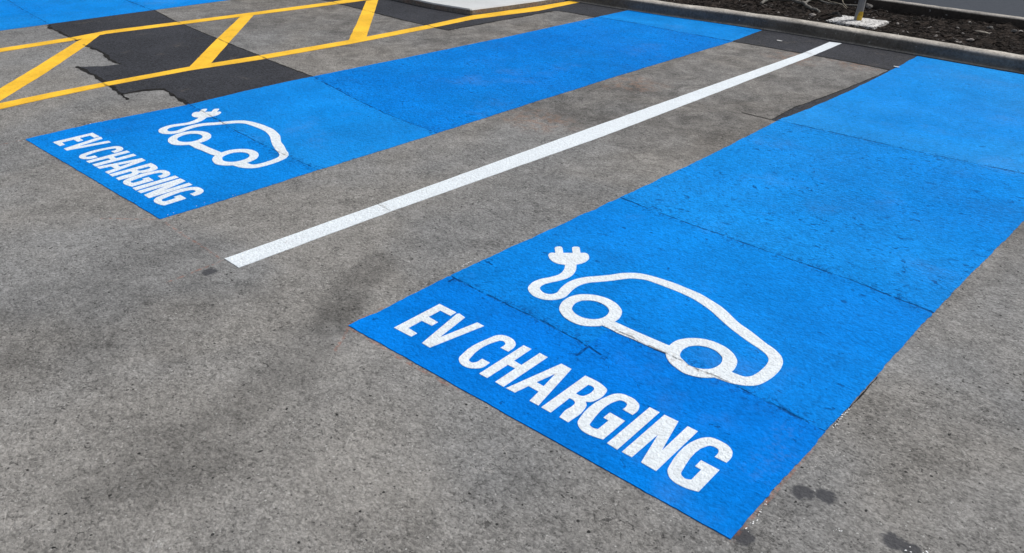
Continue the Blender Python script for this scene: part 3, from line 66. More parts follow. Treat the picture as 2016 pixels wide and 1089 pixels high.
  'letters_left': [('E',[[(-4.5391,1.5198),(-4.548,1.731),(-4.4642,1.7296),(-4.4614,1.7003),(-4.5128,1.7011),(-4.5098,1.6454),(-4.461,1.6425),(-4.4589,1.613),(-4.5071,1.6122),(-4.5036,1.551),(-4.4576,1.5476),(-4.4564,1.5209)]]),('V',[[(-4.4018,1.5183),(-4.4555,1.7228),(-4.4511,1.7316),(-4.4182,1.7254),(-4.3863,1.5799),(-4.3652,1.7305),(-4.3328,1.7296),(-4.3638,1.5169)]]),('C',[[(-4.2011,1.6684),(-4.1677,1.6692),(-4.1679,1.6742),(-4.1679,1.6792),(-4.168,1.6842),(-4.1685,1.6894),(-4.1698,1.6949),(-4.171,1.6992),(-4.1724,1.7036),(-4.1742,1.7081),(-4.1765,1.7124),(-4.1795,1.7166),(-4.1824,1.7196),(-4.1855,1.7223),(-4.1888,1.7247),(-4.1922,1.7269),(-4.1955,1.7288),(-4.2003,1.7311),(-4.2051,1.7327),(-4.2097,1.7336),(-4.2142,1.7342),(-4.2186,1.7347),(-4.2243,1.735),(-4.2297,1.7348),(-4.2349,1.734),(-4.2397,1.7328),(-4.2442,1.7311),(-4.2492,1.7284),(-4.2536,1.7249),(-4.2575,1.7208),(-4.2606,1.7161),(-4.2631,1.7107),(-4.2642,1.707),(-4.265,1.7031),(-4.2655,1.6989),(-4.2659,1.6948),(-4.2663,1.6906),(-4.2695,1.6666),(-4.272,1.6422),(-4.2725,1.617),(-4.2698,1.5908),(-4.2626,1.5634),(-4.2609,1.5576),(-4.2595,1.5517),(-4.2578,1.5459),(-4.2551,1.5402),(-4.2511,1.5347),(-4.2472,1.5309),(-4.2429,1.5276),(-4.2384,1.5247),(-4.2338,1.5222),(-4.2294,1.52),(-4.2227,1.5176),(-4.2164,1.5165),(-4.2104,1.5163),(-4.2048,1.5167),(-4.1994,1.5175),(-4.194,1.5187),(-4.189,1.5207),(-4.1846,1.5232),(-4.1804,1.5261),(-4.1766,1.5293),(-4.1732,1.5325),(-4.1701,1.5359),(-4.1673,1.5397),(-4.165,1.5439),(-4.1633,1.5485),(-4.1625,1.5548),(-4.1627,1.5617),(-4.1636,1.569),(-4.1646,1.5764),(-4.1654,1.5837),(-4.1982,1.5841),(-4.198,1.5784),(-4.1974,1.5725),(-4.197,1.5667),(-4.1972,1.5614),(-4.1984,1.5567),(-4.1995,1.5541),(-4.2008,1.5516),(-4.2023,1.5493),(-4.2044,1.5476),(-4.207,1.5467),(-4.2099,1.5464),(-4.2132,1.5465),(-4.2166,1.5471),(-4.2201,1.5485),(-4.2233,1.5509),(-4.2253,1.5534),(-4.2267,1.5562),(-4.2277,1.559),(-4.2285,1.5619),(-4.2295,1.5647),(-4.2385,1.5916),(-4.2434,1.6179),(-4.2443,1.6429),(-4.2417,1.666),(-4.2358,1.6868),(-4.2349,1.6895),(-4.234,1.6924),(-4.233,1.6951),(-4.2317,1.6975),(-4.2299,1.6994),(-4.2276,1.701),(-4.225,1.7024),(-4.222,1.7032),(-4.2186,1.7032),(-4.2149,1.7022),(-4.213,1.7014),(-4.211,1.7005),(-4.209,1.6994),(-4.2072,1.6981),(-4.2055,1.6964),(-4.204,1.6943),(-4.2031,1.6922),(-4.2024,1.6899),(-4.202,1.6878),(-4.2015,1.6856),(-4.2008,1.6819),(-4.2007,1.6784),(-4.2008,1.6751),(-4.201,1.6718)]]),('H',[[(-4.1473,1.5186),(-4.1572,1.7293),(-4.1243,1.7302),(-4.1189,1.6427),(-4.0857,1.6401),(-4.0895,1.7303),(-4.0555,1.7291),(-4.0465,1.5178),(-4.0815,1.5197),(-4.0865,1.6135),(-4.1173,1.6129),(-4.1137,1.5183)]]),('A',[[(-4.036,1.5182),(-4.0012,1.7298),(-3.9594,1.7282),(-3.9099,1.5182),(-3.9436,1.5179),(-3.954,1.5701),(-3.995,1.5713),(-4.0026,1.519)],[(-3.9909,1.6022),(-3.9785,1.6752),(-3.9616,1.6009)]]),('R',[[(-3.8982,1.5169),(-3.9062,1.729),(-3.8961,1.7291),(-3.8862,1.7295),(-3.8763,1.7297),(-3.8662,1.7295),(-3.8559,1.7284),(-3.851,1.7277),(-3.846,1.727),(-3.8411,1.7261),(-3.8361,1.7248),(-3.8309,1.723),(-3.827,1.7215),(-3.823,1.7201),(-3.819,1.7184),(-3.8152,1.716),(-3.8118,1.7125),(-3.8095,1.7089),(-3.8078,1.7051),(-3.8066,1.7011),(-3.8056,1.6971),(-3.8045,1.6932),(-3.8026,1.6837),(-3.8019,1.6746),(-3.8022,1.666),(-3.8033,1.6579),(-3.8048,1.6503),(-3.8056,1.6467),(-3.8065,1.6432),(-3.8075,1.6398),(-3.8088,1.6367),(-3.8104,1.6339),(-3.8124,1.6316),(-3.8147,1.6298),(-3.8172,1.6282),(-3.8198,1.6266),(-3.8222,1.6249),(-3.8197,1.6227),(-3.8172,1.6206),(-3.8147,1.6184),(-3.8123,1.6161),(-3.8101,1.6135),(-3.8072,1.6089),(-3.8051,1.6041),(-3.8035,1.5991),(-3.8022,1.5941),(-3.8008,1.5892),(-3.7973,1.5732),(-3.7963,1.5582),(-3.7967,1.5437),(-3.7974,1.5295),(-3.7974,1.5151),(-3.8306,1.5166),(-3.8323,1.5241),(-3.8343,1.5317),(-3.8362,1.5393),(-3.8377,1.5468),(-3.8387,1.5541),(-3.8386,1.5597),(-3.838,1.5651),(-3.8372,1.5704),(-3.8368,1.5758),(-3.8372,1.5817),(-3.8376,1.5855),(-3.8379,1.5894),(-3.8385,1.5933),(-3.8398,1.597),(-3.8422,1.6004),(-3.844,1.6021),(-3.8461,1.6034),(-3.8482,1.6045),(-3.8503,1.6053),(-3.8523,1.6061),(-3.8556,1.6069),(-3.8587,1.6071),(-3.8617,1.6068),(-3.8646,1.6065),(-3.8677,1.6064),(-3.8624,1.5159)],[(-3.8692,1.6373),(-3.8695,1.6967),(-3.8664,1.6973),(-3.8634,1.6982),(-3.8603,1.699),(-3.857,1.6992),(-3.8535,1.6985),(-3.8515,1.6978),(-3.8496,1.697),(-3.8476,1.6961),(-3.8457,1.6948),(-3.844,1.6931),(-3.8426,1.6909),(-3.8416,1.6885),(-3.841,1.686),(-3.8405,1.6835),(-3.8399,1.6811),(-3.8387,1.6749),(-3.8383,1.6689),(-3.8385,1.6633),(-3.8392,1.658),(-3.8403,1.653),(-3.8412,1.6499),(-3.8421,1.6469),(-3.8432,1.6441),(-3.8447,1.6416),(-3.8466,1.6396),(-3.8484,1.6385),(-3.8504,1.6377),(-3.8526,1.6372),(-3.8549,1.6368),(-3.8573,1.6366),(-3.8595,1.6365),(-3.8619,1.6366),(-3.8643,1.6368),(-3.8667,1.6371)]]),('G',[[(-3.7216,1.6673),(-3.6856,1.6649),(-3.6857,1.6711),(-3.6855,1.6772),(-3.6855,1.6833),(-3.6861,1.6897),(-3.6878,1.6963),(-3.6892,1.7),(-3.6908,1.7037),(-3.6926,1.7073),(-3.6946,1.7109),(-3.697,1.7142),(-3.701,1.7185),(-3.7054,1.7218),(-3.7101,1.7244),(-3.7149,1.7265),(-3.7195,1.7284),(-3.7254,1.7304),(-3.7311,1.7314),(-3.7367,1.7317),(-3.7422,1.7316),(-3.7476,1.7313),(-3.7526,1.731),(-3.7575,1.7304),(-3.7623,1.7295),(-3.7668,1.7281),(-3.771,1.7261),(-3.7746,1.7236),(-3.778,1.7206),(-3.781,1.7172),(-3.7837,1.7134),(-3.786,1.7093),(-3.7876,1.7058),(-3.7888,1.7021),(-3.7899,1.6981),(-3.7909,1.6941),(-3.7918,1.6901),(-3.7966,1.6655),(-3.799,1.6392),(-3.7984,1.6116),(-3.7945,1.5833),(-3.7867,1.5546),(-3.7853,1.5504),(-3.784,1.5461),(-3.7826,1.5419),(-3.7808,1.5378),(-3.7786,1.5338),(-3.7746,1.5289),(-3.77,1.5247),(-3.7651,1.521),(-3.7601,1.5179),(-3.7551,1.5153),(-3.7495,1.513),(-3.7441,1.5116),(-3.7387,1.511),(-3.7335,1.5107),(-3.7284,1.5106),(-3.7234,1.5106),(-3.7186,1.5111),(-3.7139,1.5119),(-3.7093,1.5127),(-3.7047,1.5136),(-3.6996,1.5147),(-3.6946,1.5159),(-3.6896,1.5172),(-3.6847,1.5185),(-3.6798,1.5197),(-3.6848,1.6278),(-3.7393,1.6306),(-3.7383,1.5994),(-3.7195,1.5979),(-3.7175,1.547),(-3.7203,1.5458),(-3.723,1.5442),(-3.7257,1.5429),(-3.7287,1.542),(-3.732,1.5419),(-3.7352,1.5424),(-3.7388,1.5431),(-3.7423,1.5444),(-3.7455,1.5464),(-3.7481,1.5495),(-3.7491,1.5514),(-3.7497,1.5534),(-3.7501,1.5554),(-3.7505,1.5574),(-3.7509,1.5594),(-3.7578,1.587),(-3.7632,1.6153),(-3.766,1.6428),(-3.7647,1.6679),(-3.7582,1.6891),(-3.7572,1.6911),(-3.7563,1.6932),(-3.7552,1.6952),(-3.754,1.697),(-3.7525,1.6984),(-3.7501,1.6999),(-3.7475,1.7009),(-3.7445,1.7014),(-3.7414,1.7015),(-3.7382,1.701),(-3.736,1.7005),(-3.7337,1.7),(-3.7314,1.6993),(-3.7292,1.698),(-3.7271,1.6961),(-3.7256,1.694),(-3.7245,1.6916),(-3.7236,1.6891),(-3.7229,1.6865),(-3.7223,1.684),(-3.7216,1.6805),(-3.7214,1.6771),(-3.7214,1.6738),(-3.7216,1.6706)]]),('I',[[(-3.6622,1.5147),(-3.6709,1.7283),(-3.6363,1.7276),(-3.6258,1.5114)]]),('N',[[(-3.611,1.5122),(-3.6197,1.7272),(-3.5734,1.7278),(-3.5358,1.5879),(-3.5425,1.7267),(-3.5094,1.7265),(-3.5003,1.5099),(-3.5487,1.5119),(-3.5823,1.641),(-3.5787,1.5124)]]),('G',[[(-3.4181,1.6627),(-3.3827,1.6629),(-3.3828,1.6688),(-3.3827,1.6748),(-3.3828,1.6808),(-3.3833,1.6868),(-3.3846,1.6931),(-3.3858,1.6968),(-3.3871,1.7006),(-3.3887,1.7043),(-3.3905,1.7079),(-3.3925,1.7112),(-3.396,1.7157),(-3.3999,1.7194),(-3.4041,1.7224),(-3.4084,1.7249),(-3.4126,1.7271),(-3.4169,1.7288),(-3.4211,1.7298),(-3.4253,1.7304),(-3.4294,1.7308),(-3.4336,1.7311),(-3.4371,1.7314),(-3.4406,1.7316),(-3.4441,1.7317),(-3.4475,1.7316),(-3.4509,1.7313),(-3.4546,1.7309),(-3.4583,1.7303),(-3.462,1.7295),(-3.4654,1.7284),(-3.4687,1.7268),(-3.4716,1.7248),(-3.4743,1.7225),(-3.4769,1.7199),(-3.4793,1.717),(-3.4816,1.714),(-3.484,1.7103),(-3.4863,1.7064),(-3.4883,1.7022),(-3.4902,1.6979),(-3.492,1.6934),(-3.4981,1.6693),(-3.5,1.642),(-3.4984,1.6129),(-3.4939,1.5832),(-3.4872,1.5544),(-3.4862,1.5505),(-3.4853,1.5466),(-3.4843,1.5428),(-3.483,1.539),(-3.4814,1.5353),(-3.4792,1.5314),(-3.4767,1.5278),(-3.4739,1.5244),(-3.471,1.5213),(-3.468,1.5184),(-3.4638,1.5149),(-3.4594,1.5122),(-3.4549,1.51),(-3.4505,1.5082),(-3.4461,1.5067),(-3.4412,1.5055),(-3.4364,1.5049),(-3.4317,1.5049),(-3.4271,1.505),(-3.4225,1.5052),(-3.4169,1.5056),(-3.4114,1.5062),(-3.406,1.5072),(-3.4007,1.5083),(-3.3955,1.5097),(-3.3917,1.5109),(-3.388,1.5122),(-3.3844,1.5137),(-3.3807,1.5152),(-3.377,1.5166),(-3.381,1.6245),(-3.4372,1.626),(-3.4359,1.5942),(-3.4169,1.5941),(-3.4147,1.5428),(-3.4173,1.5411),(-3.4199,1.5392),(-3.4226,1.5374),(-3.4254,1.5361),(-3.4286,1.5358),(-3.4326,1.5363),(-3.4369,1.5375),(-3.4411,1.5395),(-3.445,1.5425),(-3.4481,1.5468),(-3.4491,1.5491),(-3.4498,1.5515),(-3.4504,1.554),(-3.4509,1.5564),(-3.4514,1.5589),(-3.4579,1.5862),(-3.4631,1.6147),(-3.4655,1.6426),(-3.4637,1.6678),(-3.4563,1.6882),(-3.4555,1.6896),(-3.4546,1.691),(-3.4538,1.6924),(-3.4528,1.6937),(-3.4517,1.6948),(-3.4493,1.6965),(-3.4466,1.6977),(-3.4437,1.6983),(-3.4406,1.6985),(-3.4375,1.6983),(-3.4347,1.6981),(-3.4317,1.6977),(-3.4287,1.6969),(-3.4258,1.6954),(-3.4233,1.6927),(-3.422,1.6904),(-3.4209,1.6879),(-3.4201,1.6852),(-3.4194,1.6825),(-3.4188,1.6799),(-3.4182,1.6763),(-3.418,1.6729),(-3.418,1.6695),(-3.4181,1.6661)]])],
